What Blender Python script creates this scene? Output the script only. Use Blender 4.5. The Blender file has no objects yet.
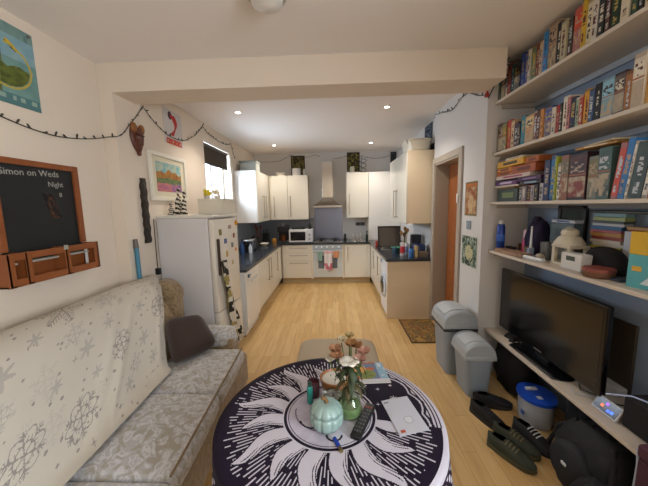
import bpy, bmesh, math, random
from mathutils import Vector, Matrix
R = random.Random(7)
C = bpy.context.scene.collection
S = bpy.context.scene
PI = math.pi
# ------------------------------------------------------------------ materials
def lin(c):
    return tuple((x/12.92 if x <= .04045 else ((x+.055)/1.055)**2.4) for x in c)
def hx(h):
    h = h.lstrip('#')
    return lin([int(h[i:i+2], 16)/255 for i in (0, 2, 4)])
MC = {}
def M(h, rough=.6, metal=0., bump=0., scale=40., var=.0, spec=.5, coat=0., trans=0., emit=0., sheen=0.):
    k = (h, rough, metal, bump, scale, var, spec, coat, trans, emit, sheen)
    if k in MC: return MC[k]
    m = bpy.data.materials.new('surface_' + h.lstrip('#')); m.use_nodes = True
    nt = m.node_tree; b = nt.nodes['Principled BSDF']
    c = hx(h) + (1,)
    b.inputs['Base Color'].default_value = c
    b.inputs['Roughness'].default_value = rough
    b.inputs['Metallic'].default_value = metal
    b.inputs['Specular IOR Level'].default_value = spec
    b.inputs['Coat Weight'].default_value = coat
    b.inputs['Transmission Weight'].default_value = trans
    b.inputs['Sheen Weight'].default_value = sheen
    if emit:
        b.inputs['Emission Color'].default_value = c; b.inputs['Emission Strength'].default_value = emit
    if bump or var:
        tc = nt.nodes.new('ShaderNodeTexCoord'); n = nt.nodes.new('ShaderNodeTexNoise')
        n.inputs['Scale'].default_value = scale; n.inputs['Detail'].default_value = 4
        nt.links.new(tc.outputs['Object'], n.inputs['Vector'])
        if bump:
            bp = nt.nodes.new('ShaderNodeBump'); bp.inputs['Strength'].default_value = bump; bp.inputs['Distance'].default_value = .01
            nt.links.new(n.outputs['Fac'], bp.inputs['Height']); nt.links.new(bp.outputs['Normal'], b.inputs['Normal'])
        if var:
            r = nt.nodes.new('ShaderNodeValToRGB')
            r.color_ramp.elements[0].position = .3; r.color_ramp.elements[1].position = .7
            r.color_ramp.elements[0].color = tuple(x*(1-var) for x in c[:3]) + (1,)
            r.color_ramp.elements[1].color = tuple(min(1, x*(1+var)) for x in c[:3]) + (1,)
            nt.links.new(n.outputs['Fac'], r.inputs['Fac']); nt.links.new(r.outputs['Color'], b.inputs['Base Color'])
    MC[k] = m; return m
def mat_floor():
    m = bpy.data.materials.new('oak_laminate'); m.use_nodes = True; nt = m.node_tree; N = nt.nodes; b = N['Principled BSDF']; lk = nt.links.new
    tc = N.new('ShaderNodeTexCoord'); mp = N.new('ShaderNodeMapping'); mp.inputs['Rotation'].default_value = (0, 0, PI/2)
    lk(tc.outputs['Object'], mp.inputs['Vector'])
    br = N.new('ShaderNodeTexBrick'); br.offset = .37; br.inputs['Scale'].default_value = 1
    br.inputs['Brick Width'].default_value = .9; br.inputs['Row Height'].default_value = .095
    br.inputs['Mortar Size'].default_value = .0012; br.inputs['Mortar Smooth'].default_value = .1; br.inputs['Bias'].default_value = 0
    br.inputs['Color1'].default_value = hx('#dab981') + (1,); br.inputs['Color2'].default_value = hx('#cba46a') + (1,)
    br.inputs['Mortar'].default_value = hx('#a37c48') + (1,)
    lk(mp.outputs['Vector'], br.inputs['Vector'])
    m2 = N.new('ShaderNodeMapping'); m2.inputs['Scale'].default_value = (14, 1.2, 1); lk(tc.outputs['Object'], m2.inputs['Vector'])
    n = N.new('ShaderNodeTexNoise'); n.inputs['Scale'].default_value = 3; n.inputs['Detail'].default_value = 6; lk(m2.outputs['Vector'], n.inputs['Vector'])
    r = N.new('ShaderNodeValToRGB'); r.color_ramp.elements[0].position = .3; r.color_ramp.elements[1].position = .75
    r.color_ramp.elements[0].color = (.80, .75, .69, 1); r.color_ramp.elements[1].color = (1, 1, 1, 1); lk(n.outputs['Fac'], r.inputs['Fac'])
    mx = N.new('ShaderNodeMix'); mx.data_type = 'RGBA'; mx.blend_type = 'MULTIPLY'; mx.inputs[0].default_value = 1
    lk(br.outputs['Color'], mx.inputs[6]); lk(r.outputs['Color'], mx.inputs[7]); lk(mx.outputs[2], b.inputs['Base Color'])
    b.inputs['Roughness'].default_value = .38; return m
def mat_damask(a='#a9a7a6', c='#c0bfc0', t='#9b9588', sc=13.):
    m = bpy.data.materials.new('damask_fabric'); m.use_nodes = True; nt = m.node_tree; N = nt.nodes; b = N['Principled BSDF']; lk = nt.links.new
    tc = N.new('ShaderNodeTexCoord'); n = N.new('ShaderNodeTexNoise'); n.inputs['Scale'].default_value = sc; n.inputs['Detail'].default_value = 1.5
    n.inputs['Distortion'].default_value = 2.2; lk(tc.outputs['Object'], n.inputs['Vector'])
    r = N.new('ShaderNodeValToRGB'); r.color_ramp.interpolation = 'EASE'; e = r.color_ramp.elements
    e[0].position = .40; e[0].color = hx(t) + (1,); e[1].position = .46; e[1].color = hx(a) + (1,)
    for p, h in ((.52, a), (.54, c), (.60, c), (.63, a)):
        x = e.new(p); x.color = hx(h) + (1,)
    lk(n.outputs['Fac'], r.inputs['Fac']); lk(r.outputs['Color'], b.inputs['Base Color']); b.inputs['Roughness'].default_value = .75
    b.inputs['Sheen Weight'].default_value = .3
    n2 = N.new('ShaderNodeTexNoise'); n2.inputs['Scale'].default_value = 350; lk(tc.outputs['Object'], n2.inputs['Vector'])
    bp = N.new('ShaderNodeBump'); bp.inputs['Strength'].default_value = .25; bp.inputs['Distance'].default_value = .003
    lk(n2.outputs['Fac'], bp.inputs['Height']); lk(bp.outputs['Normal'], b.inputs['Normal']); return m
def mat_paint(rough=.75, name='printed_surface', spec=.3):
    m = bpy.data.materials.new(name); m.use_nodes = True; nt = m.node_tree; b = nt.nodes['Principled BSDF']
    a = nt.nodes.new('ShaderNodeAttribute'); a.attribute_name = 'Col'; nt.links.new(a.outputs['Color'], b.inputs['Base Color'])
    b.inputs['Roughness'].default_value = rough; b.inputs['Specular IOR Level'].default_value = spec; return m
def mat_glass(tint='#ffffff', gl=.12, rough=.02):
    m = bpy.data.materials.new('clear_glass'); m.use_nodes = True; nt = m.node_tree; N = nt.nodes
    for n in list(N):
        if n.type == 'BSDF_PRINCIPLED': N.remove(n)
    t = N.new('ShaderNodeBsdfTransparent'); t.inputs[0].default_value = hx(tint) + (1,)
    g = N.new('ShaderNodeBsdfGlossy'); g.inputs['Roughness'].default_value = rough
    x = N.new('ShaderNodeMixShader'); x.inputs[0].default_value = gl
    nt.links.new(t.outputs[0], x.inputs[1]); nt.links.new(g.outputs[0], x.inputs[2]); nt.links.new(x.outputs[0], N['Material Output'].inputs['Surface']); return m
WALL = M('#dfd1c0', .9, bump=.06, scale=25)
WALLK = M('#d2cfcd', .9, bump=.06, scale=25)
CEIL = M('#efe9e5', .92, bump=.04, scale=20)
WHITEP = M('#dcd8d2', .45)
CREAM = M('#e2ddd0', .25, coat=.2)
CREAMB = M('#dfd4bd', .4)
STEEL = M('#b9b4ad', .28, 1.)
STEELB = M('#cfc8bc', .2, .95)
HANDLE = M('#978c7e', .35, .8)
BLACK = M('#141416', .35)
BLACKM = M('#1b1b1d', .7)
WORK = M('#33383f', .14, var=.25, scale=200)
ORANGEW = M('#864a22', .5, var=.1, scale=12)
DOORW = M('#935427', .45, var=.15, scale=14)
SHELFM = M('#cfc3b4', .5)
GLASS = mat_glass()
JGLASS = mat_glass('#cfe6da', .25)
PRINT = mat_paint()
CLOTHP = mat_paint(.38, 'printed_cloth', .4)
DAMASK = mat_damask()
TAN = mat_damask('#8a7352', '#998465', '#7c6542', 12.)
# ------------------------------------------------------------------ object helpers
ORG = {}
def setp(o, label=None, cat=None, group=None, kind=None):
    if label: o['label'] = label
    if cat: o['category'] = cat
    if group: o['group'] = group
    if kind: o['kind'] = kind
    return o
def thing(name, label, cat, loc=(0, 0, 0), rotz=0., group=None):
    o = bpy.data.objects.new(name, None); C.objects.link(o); o.empty_display_size = .05
    o.location = loc; o.rotation_euler = (0, 0, rotz)
    ORG[o.name] = Vector(loc) if not rotz else Vector((0, 0, 0))
    return setp(o, label, cat, group)
class B:
    """collects shapes and links them as one mesh"""
    def __init__(s): s.bm = bmesh.new()
    def _f(s, vs, m): 
        for v in vs: v.co = m @ v.co
    def box(s, x0, x1, y0, y1, z0, z1, bev=0., seg=2, rot=None):
        r = bmesh.ops.create_cube(s.bm, size=1); vs = r['verts']
        for v in vs: v.co = Vector(((v.co.x+.5)*(x1-x0)+x0, (v.co.y+.5)*(y1-y0)+y0, (v.co.z+.5)*(z1-z0)+z0))
        if bev:
            es = list({e for v in vs for e in v.link_edges})
            r = bmesh.ops.bevel(s.bm, geom=es, offset=min(bev, .49*min(abs(x1-x0), abs(y1-y0), abs(z1-z0))), segments=seg, affect='EDGES', profile=.5)
            vs = list({v for f in r['faces'] for v in f.verts} | {v for v in vs if v.is_valid})
        if rot:
            c, ax, ang = rot
            m = Matrix.Translation(c) @ Matrix.Rotation(ang, 4, ax) @ Matrix.Translation(-Vector(c)); s._f(vs, m)
        return s
    def cyl(s, p, q, r0, r1=None, n=20):
        r1 = r0 if r1 is None else r1; p = Vector(p); q = Vector(q); d = q-p
        r = bmesh.ops.create_cone(s.bm, cap_ends=True, segments=n, radius1=r0, radius2=r1, depth=d.length)
        m = Matrix.Translation((p+q)/2) @ d.to_track_quat('Z', 'Y').to_matrix().to_4x4(); s._f(r['verts'], m); return s
    def lathe(s, prof, c=(0, 0, 0), n=28, axis=None, lobes=0, amp=0.):
        c = Vector(c); rings = []
        for (r, z) in prof:
            ring = []
            for i in range(n):
                a = 2*PI*i/n; rr = r*(1-amp*(1-abs(math.sin(a*lobes/2)))) if lobes else r
                v = Vector((rr*math.cos(a), rr*math.sin(a), z))
                if axis: v = axis @ v
                ring.append(s.bm.verts.new(c+v))
            rings.append(ring)
        for a, b in zip(rings, rings[1:]):
            for i in range(n): s.bm.faces.new((a[i], a[(i+1) % n], b[(i+1) % n], b[i]))
        for ring, flip in ((rings[0], 1), (rings[-1], 0)):
            try: s.bm.faces.new(ring[::-1] if flip else ring)
            except ValueError: pass
        return s
    def tube(s, pts, r, n=8, taper=None):
        pts = [Vector(p) for p in pts]; rings = []
        for i, p in enumerate(pts):
            d = (pts[min(i+1, len(pts)-1)]-pts[max(i-1, 0)]).normalized(); q = d.to_track_quat('Z', 'Y')
            rr = r if taper is None else r*taper[i]
            rings.append([s.bm.verts.new(p+q @ Vector((rr*math.cos(2*PI*k/n), rr*math.sin(2*PI*k/n), 0))) for k in range(n)])
        for a, b in zip(rings, rings[1:]):
            for i in range(n): s.bm.faces.new((a[i], a[(i+1) % n], b[(i+1) % n], b[i]))
        s.bm.faces.new(rings[0][::-1]); s.bm.faces.new(rings[-1]); return s
    def ball(s, c, r, u=16, v=10, rot=None):
        r = (r, r, r) if isinstance(r, (int, float)) else r
        k = bmesh.ops.create_uvsphere(s.bm, u_segments=u, v_segments=v, radius=1)
        m = Matrix.Translation(c) @ (rot or Matrix.Identity(4)) @ Matrix.Diagonal((r[0], r[1], r[2], 1)); s._f(k['verts'], m); return s
    def prism(s, poly, fn, t0, t1):
        a = [s.bm.verts.new(fn(u, v, t0)) for u, v in poly]; b = [s.bm.verts.new(fn(u, v, t1)) for u, v in poly]; n = len(a)
        s.bm.faces.new(a[::-1]); s.bm.faces.new(b)
        for i in range(n): s.bm.faces.new((a[i], a[(i+1) % n], b[(i+1) % n], b[i]))
        return s
    def grid(s, fn, nu, nv, close_u=False):
        g = [[s.bm.verts.new(fn(i/nu, j/nv)) for j in range(nv+1)] for i in range(nu + (0 if close_u else 1))]
        m = len(g)
        for i in range(nu):
            for j in range(nv): s.bm.faces.new((g[i][j], g[(i+1) % m][j], g[(i+1) % m][j+1], g[i][j+1]))
        return s
    def done(s, name, mat, parent=None, smooth=False, sub=0, solid=0., **tags):
        bm = s.bm; bmesh.ops.recalc_face_normals(bm, faces=bm.faces)
        if parent is not None:
            org = ORG[parent.name]
        else:
            xs = [v.co for v in bm.verts]
            org = Vector(((min(v.x for v in xs)+max(v.x for v in xs))/2, (min(v.y for v in xs)+max(v.y for v in xs))/2, min(v.z for v in xs)))
        for v in bm.verts: v.co -= org
        me = bpy.data.meshes.new(name); bm.to_mesh(me); bm.free()
        if smooth:
            for p in me.polygons: p.use_smooth = True
            if smooth != 'all':
                me.set_sharp_from_angle(angle=math.radians(40))
        me.materials.append(mat)
        o = bpy.data.objects.new(name, me); C.objects.link(o)
        if parent is not None: o.parent = parent
        else: o.location = org
        ORG[o.name] = org
        if solid:
            md = o.modifiers.new('thickness', 'SOLIDIFY'); md.thickness = solid; md.offset = 0
        if sub:
            md = o.modifiers.new('smooth', 'SUBSURF'); md.levels = md.render_levels = sub
        return setp(o, **tags)
def st(name, b, mat): return b.done(name, mat, kind='structure')
def rep(src, loc, rotz=None, label=None, scale=None):
    r = src.copy(); C.objects.link(r); r.location = loc
    if rotz is not None: r.rotation_euler = (0, 0, rotz)
    if scale: r.scale = (scale,)*3
    if label: r['label'] = label
    for ch in list(src.children):
        c = ch.copy(); C.objects.link(c); c.parent = r
        for g in ch.children:
            d = g.copy(); C.objects.link(d); d.parent = c
    return r
def painted(name, fn_pos, fn_col, nu, nv, mat, parent=None, close_u=False, **tags):
    """grid surface whose print (albedo only) is evaluated per face"""
    m = nu if close_u else nu+1
    vs = [fn_pos(i/nu, j/nv) for i in range(m) for j in range(nv+1)]
    fs = []; cols = []
    for i in range(nu):
        for j in range(nv):
            a = i*(nv+1)+j; b_ = ((i+1) % m)*(nv+1)+j
            fs.append((a, b_, b_+1, a+1)); cols.append(fn_col((i+.5)/nu, (j+.5)/nv))
    org = ORG[parent.name] if parent is not None else Vector(vs[0])
    me = bpy.data.meshes.new(name); me.from_pydata([Vector(v)-org for v in vs], [], fs)
    ca = me.color_attributes.new('Col', 'FLOAT_COLOR', 'CORNER')
    arr = []
    for c in cols: arr += list(c[:3]+(1.,))*4
    ca.data.foreach_set('color', arr)
    for p in me.polygons: p.use_smooth = True
    me.materials.append(mat); o = bpy.data.objects.new(name, me); C.objects.link(o)
    if parent is not None: o.parent = parent
    else: o.location = org
    ORG[o.name] = org
    return setp(o, **tags)
def hsh(i, j=0, k=0):
    x = math.sin(i*127.1+j*311.7+k*74.7)*43758.5453; return x-math.floor(x)
def vn(x, y, k=0):
    i, j = math.floor(x), math.floor(y); fx, fy = x-i, y-j; fx = fx*fx*(3-2*fx); fy = fy*fy*(3-2*fy)
    return (hsh(i, j, k)*(1-fx)+hsh(i+1, j, k)*fx)*(1-fy)+(hsh(i, j+1, k)*(1-fx)+hsh(i+1, j+1, k)*fx)*fy
def fbm(x, y, k=0): return .5*vn(x, y, k)+.3*vn(2*x, 2*y, k+1)+.2*vn(4*x, 4*y, k+2)
def mixc(a, b, t): return tuple(x*(1-t)+y*t for x, y in zip(a, b))
def text_mesh(txt, size, pos, u, v, mat, parent, name='lettering', ext=.0006):
    cu = bpy.data.curves.new(name, 'FONT'); cu.body = txt; cu.size = size; cu.extrude = ext; cu.resolution_u = 2
    o = bpy.data.objects.new('t', cu); C.objects.link(o); bpy.context.view_layer.update()
    me = bpy.data.meshes.new_from_object(o.evaluated_get(bpy.context.evaluated_depsgraph_get())); bpy.data.objects.remove(o)
    u = Vector(u).normalized(); v = Vector(v).normalized(); w = u.cross(v); p = Vector(pos); org = ORG[parent.name]
    for x in me.vertices: x.co = p+u*x.co.x+v*x.co.y+w*x.co.z-org
    me.materials.clear(); me.materials.append(mat); o = bpy.data.objects.new(name, me); C.objects.link(o); o.parent = parent; ORG[o.name] = org; return o

# ------------------------------------------------------------------ room dimensions
XL, XLa, XR, XK = -1.779, -1.89, 1.343, 1.42
YB, YB2, YK, YR = 2.422, 2.713, 6.595, -1.3
ZC, ZB, XA = 2.79, 2.568, 1.745
st('floor', B().box(XLa-.1, 1.9, YR-.1, YK+.1, -.1, 0), mat_floor())
st('ceiling', B().box(XLa-.1, 1.9, YR-.1, YK+.1, ZC, ZC+.1), CEIL)
st('trim_1', B().box(XL-.01, XR-.004, YB, YB2, ZB, ZC), WALL)                       # beam
st('wall_left', B().box(XLa-.12, XLa, YR, YB, 0, ZC), WALL)
b = B()                                                                    # kitchen left wall with window opening
W0, W1, WZ0, WZ1 = 4.07, 5.1, 1.74, 2.56
b.box(XLa-.12, XL, YB+.003, W0, 0, ZC).box(XLa-.12, XL, W1, YK, 0, ZC).box(XLa-.12, XL, W0, W1, 0, WZ0).box(XLa-.12, XL, W0, W1, WZ1, ZC)
st('wall_kitchen_left', b, WALL)
st('wall_back', B().box(XLa-.12, 1.9, YK, YK+.1, 0, ZC), WALLK)
st('wall_kitchen_right', B().box(XK, XK+.1, 4.02, YK, 0, ZC), WALLK)
D0, D1, DZ = 3.2, 3.96, 2.13
b = B(); b.box(XR, XA, 2.688, D0, 0, ZC).box(XR, XA, D1, 4.02, 0, ZC).box(XR, XA, D0, D1, DZ, ZC)
b.box(XR+.3, XA, D0, D1, 0, DZ)
st('wall_right', b, WALLK)
V0, V1 = -1.25, -.15
b = B(); b.box(XA, XA+.12, YR, V0, 0, ZC).box(XA, XA+.12, V1, 4.02, 0, ZC).box(XA, XA+.12, V0, V1, 0, .9).box(XA, XA+.12, V0, V1, 2.45, ZC)
st('wall_alcove', b, M('#8595ab', .85))
st('wall_front', B().box(XLa-.12, XA+.12, YR-.1, YR, 0, ZC), WALL)
b = B(); b.box(XLa, XLa+.016, YR, YB, 0, .12, .004); st('baseboard_left', b, WHITEP)
b = B(); b.box(XR-.016, XR, 2.69, D0-.08, 0, .12, .004); st('baseboard_right', b, WHITEP)
# door
b = B(); fr = .075
b.box(XR-.022, XR, D0-fr, D0+.005, 0, DZ+fr, .006).box(XR-.022, XR, D1-.005, D1+fr-.015, 0, DZ+fr, .006).box(XR-.022, XR, D0, D1, DZ, DZ+fr, .006)
b.box(XR-.01, XR+.2, D0, D0+.02, 0, DZ).box(XR-.01, XR+.2, D1-.02, D1, 0, DZ).box(XR-.01, XR+.2, D0, D1, DZ-.02, DZ)
st('trim_2', b, M('#aa9f92', .5))
door = B().box(XR+.17, XR+.21, D0+.02, D1-.02, .01, DZ-.02, .003).done('door_1', DOORW, kind='structure')
b = B()
for (z0, z1) in ((.2, .95), (1.08, 1.95)):
    for (y0, y1) in ((D0+.1, D0+.34), (D0+.42, D1-.1)):
        b.box(XR+.162, XR+.17, y0, y1, z0, z1, .004)
b.done('door_panel', DOORW, door)
b = B(); b.cyl((XR+.17, D0+.1, 1.02), (XR+.13, D0+.1, 1.02), .012).box(XR+.12, XR+.135, D0+.09, D0+.2, 1.01, 1.03, .004); b.done('door_handle', STEELB, door)
# kitchen window
win = B(); x0, x1 = XLa-.09, XLa-.03
for (a, c, z0, z1) in ((W0, W0+.05, WZ0, WZ1), (W1-.05, W1, WZ0, WZ1), (W0, W1, WZ0, WZ0+.05), (W0, W1, WZ1-.05, WZ1), (4.56, 4.62, WZ0, WZ1)):
    win.box(x0, x1, a, c, z0, z1, .006)
win = win.done('window_1', M('#e9edf2', .35), kind='structure')
B().box(x0+.02, x0+.026, W0+.04, W1-.04, WZ0+.04, WZ1-.04).done('glass_pane', GLASS, win)
B().box(XLa-.05, XL+.03, W0-.02, W1+.02, WZ0-.025, WZ0, .006).done('window_sill', WHITEP, win)
t = thing('roller_blind', 'dark brown roller blind half lowered at the top of the kitchen window', 'blind', (XL-.03, 4.58, 2.3))
b = B(); b.box(XL-.05, XL-.045, W0+.02, W1-.03, 2.27, 2.53).done('blind_fabric', M('#3f3526', .9), t)
B().cyl((XL-.047, W0+.015, 2.53), (XL-.047, W1-.02, 2.53), .02).done('roller', M('#555049', .6), t)
B().box(XL-.055, XL-.04, W0+.02, W1-.03, 2.258, 2.275, .003).done('bottom_bar', M('#3a3028', .6), t)
# rear window of the living area (behind the photographer)
win = B()
for (a, c, z0, z1) in ((V0, V0+.07, .9, 2.45), (V1-.07, V1, .9, 2.45), (V0, V1, .9, .97), (V0, V1, 2.38, 2.45), (V0, V1, 1.6, 1.65)):
    win.box(XA+.05, XA+.10, a, c, z0, z1, .006)
win = win.done('window_2', M('#eef0f2', .35), kind='structure')
B().box(XA+.07, XA+.075, V0+.05, V1-.05, .85, 2.4).done('glass_pane', GLASS, win)
# ------------------------------------------------------------------ kitchen: base units
def bar(b, p, q, off, r=.006):
    p = Vector(p); q = Vector(q); o = Vector(off)
    b.tube([p+o, q+o], r, 8)
    d = (q-p).normalized()*.02
    b.cyl(p+d, p+d+o, r*.8, n=8).cyl(q-d, q-d+o, r*.8, n=8)
def base_unit(side, a0, a1, label, doors, z1=.83):
    """doors: list of (c0,c1,z0,z1,handle) with handle=('v',pos,za,zb)|('h',z,ca,cb)"""
    if side == 'L':
        F = -1.115; t = thing('base_cabinet', label, 'cabinet', ((XL+F)/2, (a0+a1)/2, 0), group=None)
        bx = lambda bb, c0, c1, d0, d1, z0, zz, bev=0: bb.box(F-d1, F-d0, c0, c1, z0, zz, bev)
        P = lambda c, d, z: Vector((F-d, c, z)); dep = F-XL-.005; off = (.032, 0, 0)
    elif side == 'B':
        F = 5.957; t = thing('base_cabinet', label, 'cabinet', ((a0+a1)/2, (F+YK)/2, 0))
        bx = lambda bb, c0, c1, d0, d1, z0, zz, bev=0: bb.box(c0, c1, F+d0, F+d1, z0, zz, bev)
        P = lambda c, d, z: Vector((c, F+d, z)); dep = YK-F-.005; off = (0, -.032, 0)
    else:
        F = .738; t = thing('base_cabinet', label, 'cabinet', ((F+XK)/2, (a0+a1)/2, 0))
        bx = lambda bb, c0, c1, d0, d1, z0, zz, bev=0: bb.box(F+d0, F+d1, c0, c1, z0, zz, bev)
        P = lambda c, d, z: Vector((F+d, c, z)); dep = XK-F-.005; off = (-.032, 0, 0)
    bb = B(); bx(bb, a0+.001, a1-.001, .02, dep, .12, z1); bb.done('body', CREAMB, t)
    bb = B(); bx(bb, a0+.001, a1-.001, .06, .08, 0, .12); bb.done('plinth', M('#b5a17c', .5), t)
    for dn, c0, c1, z0, zz, h in doors:
        bb = B(); bx(bb, c0+.002, c1-.002, 0, .019, z0, zz, .003); d = bb.done(dn, CREAM, t)
        if h:
            hb = B()
            if h[0] == 'v': bar(hb, P(h[1], 0, h[2]), P(h[1], 0, h[3]), off)
            else: bar(hb, P(h[2], 0, h[1]), P(h[3], 0, h[1]), off)
            hb.done('handle', HANDLE, d, smooth=True)
    return t
base_unit('L', 4.06, 4.75, 'cream base cabinet door with long bar handle next to the dishwasher', [('door', 4.06, 4.75, .13, .825, ('v', 4.66, .42, .78))])
base_unit('L', 4.75, 5.25, 'middle cream base cabinet under the left worktop, handle on its near edge', [('door', 4.75, 5.25, .13, .825, ('v', 4.84, .42, .78))])
base_unit('L', 5.25, 5.935, 'cream base cabinet nearest the corner under the left worktop', [('door', 5.25, 5.80, .13, .825, ('v', 5.38, .42, .78)), ('filler_panel', 5.80, 5.935, .13, .825, None)])
base_unit('B', -1.115, -.5, 'cream drawer cabinet with three bar handles below the microwave',
          [('filler_panel', -1.1, -1.04, .13, .825, None), ('drawer', -1.04, -.5, .66, .825, ('h', .765, -.95, -.56)), ('drawer', -1.04, -.5, .50, .655, ('h', .61, -.95, -.56)), ('drawer', -1.04, -.5, .13, .495, ('h', .45, -.95, -.56))])
base_unit('B', .19, .738, 'cream base cabinet right of the oven under the black worktop', [('door', .2, .66, .13, .825, ('v', .27, .48, .78)), ('filler_panel', .66, .735, .13, .825, None)])
base_unit('R', 4.66, 5.2, 'cream base cabinet beyond the washing machine in the right run', [('door', 4.66, 5.2, .13, .825, ('v', 4.76, .45, .78))])
base_unit('R', 5.2, 5.955, 'cream base cabinet nearest the corner in the right run', [('door', 5.2, 5.75, .13, .825, ('v', 5.3, .45, .78)), ('filler_panel', 5.75, 5.955, .13, .825, None)])
tag = setp
B().box(.73, XR-.003, 4.02, 4.045, 0, .83, .002).done('end_panel', M('#e0d0b4', .45), label='tan cream end panel closing the right worktop run beside the doormat', cat='cabinet panel')
# dishwasher
t = thing('dishwasher', 'white dishwasher at the near end of the left worktop beside the fridge', 'dishwasher', (-1.4, 3.76, 0))
B().box(XL+.01, -1.13, 3.455, 4.055, .02, .83).done('body', M('#dcdad6', .4), t)
d = B().box(-1.128, -1.1, 3.458, 4.05, .1, .70, .006).done('door', M('#e2ded6', .25), t)
c = B().box(-1.128, -1.098, 3.458, 4.05, .705, .828, .004).done('control_panel', M('#e6e2da', .25), t)
b = B(); b.cyl((-1.098, 3.55, .765), (-1.078, 3.55, .765), .022).cyl((-1.098, 3.62, .765), (-1.085, 3.62, .765), .008); b.done('knob', M('#36435c', .4), c)
b = B().box(-1.1, -1.075, 3.66, 3.96, .66, .68, .006); b.done('handle', M('#c9c6c0', .3), d)
B().box(-1.17, -1.15, 3.458, 4.05, 0, .1).done('plinth', M('#8c7a5c', .6), t)
# washing machine
t = thing('washing_machine', 'white washing machine with round door at the near end of right run', 'washing machine', (1.05, 4.35, 0))
B().box(.745, 1.34, 4.05, 4.65, .01, .83, .01).done('body', M('#e4e6ea', .3), t)
ry = Matrix.Rotation(-PI/2, 4, 'Y')
d = B().lathe([(.19, 0), (.19, .02), (.165, .035), (.13, .03)], (.745, 4.35, .42), 32, ry).done('door', M('#c9ced6', .25), t, smooth=True)
B().lathe([(.13, .028), (.12, .04), (.05, .05), (.001, .052)], (.745, 4.35, .42), 32, ry).done('door_glass', M('#1d222b', .08), d, smooth=True)
c = B().box(.736, .746, 4.07, 4.63, .71, .81, .003).done('control_panel', M('#d5d9df', .3), t)
B().cyl((.736, 4.52, .76), (.712, 4.52, .76), .028).done('dial', M('#b9bec6', .3), c)
# oven
t = thing('oven', 'built-in silver oven with glass door between the cream cabinets', 'oven', (-.15, 6.2, .13))
B().box(-.46, .16, 5.97, 6.5, .135, .83).done('body', M('#8b8f94', .4), t)
B().box(-.5, -.46, 5.957, 6.5, .1, .83).done('side_panel', CREAMB, t); B().box(.16, .19, 5.957, 6.5, .1, .83).done('side_panel', CREAMB, t)
B().box(-.5, .19, 6.017, 6.037, 0, .12).done('plinth', M('#b5a17c', .5), t)
c = B().box(-.46, .16, 5.945, 5.97, .735, .83, .003).done('control_panel', M('#c4d2de', .25, .4), t)
for x in (-.38, -.27, -.16, -.04, .08): B().cyl((x, 5.945, .78), (x, 5.922, .78), .017, .014, 14).done('knob', M('#e8e8e6', .3), c)
d = B().box(-.46, .16, 5.945, 5.97, .14, .725, .004).done('door', M('#cfdbe4', .2, .35), t)
B().box(-.35, .05, 5.94, 5.946, .33, .60).done('door_glass', M('#65707c', .08), d)
hb = B(); bar(hb, (-.44, 5.945, .685), (.14, 5.945, .685), (0, -.04, 0), .008); hb.done('handle', STEELB, d, smooth=True)
def towel(x0, x1, z0, z1, col, label, name='tea_towel', cat='tea towel', fn=None):
    def pos(u, v):
        y = 5.893+.005*math.sin(u*14+v*2); return (x0+(x1-x0)*u, y, z1+(z0-z1)*v)
    if fn is None: fn = lambda u, v: hx(col)
    o = painted(name, pos, fn, 16, 24, PRINT, label=label, cat=cat)
    md = o.modifiers.new('thickness', 'SOLIDIFY'); md.thickness = .006; return o
towel(-.22, -.055, .30, .70, None, 'white tea towel with pink print hanging from the oven handle',
      fn=lambda u, v: hx('#c07080') if v > .62 and vn(u*5, v*9) > .5 else (hx('#d3a3a3') if v < .12 else hx('#ded6d6')))
towel(-.36, -.26, .50, .70, '#8aa79c', 'pale green oven cloth hanging left of the white tea towel')
towel(-.03, .08, .56, .70, '#cf8f66', 'orange pot holder hanging right of the white tea towel', 'pot_holder', 'pot holder')
# worktop (one continuous U)
b = B(); ZW0, ZW = .832, .87
b.prism([(XL+.003, 3.445), (-1.085, 3.445), (-1.085, 5.93), (.708, 5.93), (.708, 4.0), (XR-.003, 4.0), (XR-.003, 4.03), (XK-.004, 4.03), (XK-.004, YK-.003), (XL+.003, YK-.003)], lambda u, v, t: Vector((u, v, t)), ZW0, ZW)
wt = b.done('worktop', WORK, label='continuous dark blue-black worktop running round three sides of the kitchen', cat='worktop')
# splashback strips
B().box(XL+.012, .195-.65, YK-.008, YK-.002, ZW+.002, 1.36).done('splashback', M('#8a9099', .35), label='dark grey splashback behind the microwave and coffee machine', cat='splashback')
B().box(XL+.002, XL+.008, 4.1, YK-.01, ZW+.002, 1.36).done('splashback', M('#8a9099', .35), label='dark grey splashback on the window wall above the left worktop', cat='splashback')
B().box(-.45, .18, YK-.01, YK-.003, ZW+.002, 1.59).done('splashback', M('#8d96ad', .25, .6), label='brushed blue-steel splashback behind the hob below the extractor hood', cat='splashback')
# hob
t = thing('gas_hob', 'stainless gas hob with black pan supports set in the back worktop', 'hob', (-.14, 6.24, ZW+.001))
B().box(-.43, .15, 5.99, 6.48, ZW+.001, ZW+.012, .004).done('hob_plate', STEEL, t)
for (x, y) in ((-.29, 6.12), (.01, 6.12), (-.29, 6.35), (.01, 6.35)):
    bu = B().lathe([(.045, 0), (.045, .012), (.03, .018), (.001, .02)], (x, y, ZW+.012), 20).done('burner', BLACKM, t)
    b = B()
    for a in (0, PI/2): 
        b.box(x-.1, x+.1, y-.004, y+.004, ZW+.036, ZW+.046, rot=(Vector((x, y, ZW)), 'Z', a))
    for k in range(4):
        a = k*PI/2; px, py = x+.096*math.cos(a), y+.096*math.sin(a); b.box(px-.004, px+.004, py-.004, py+.004, ZW+.012, ZW+.042)
    b.done('pan_support', BLACKM, bu)
for k in range(4): B().cyl((.1, 6.06+.1*k, ZW+.012), (.1, 6.06+.1*k, ZW+.032), .014).done('knob', BLACK, t)
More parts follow.
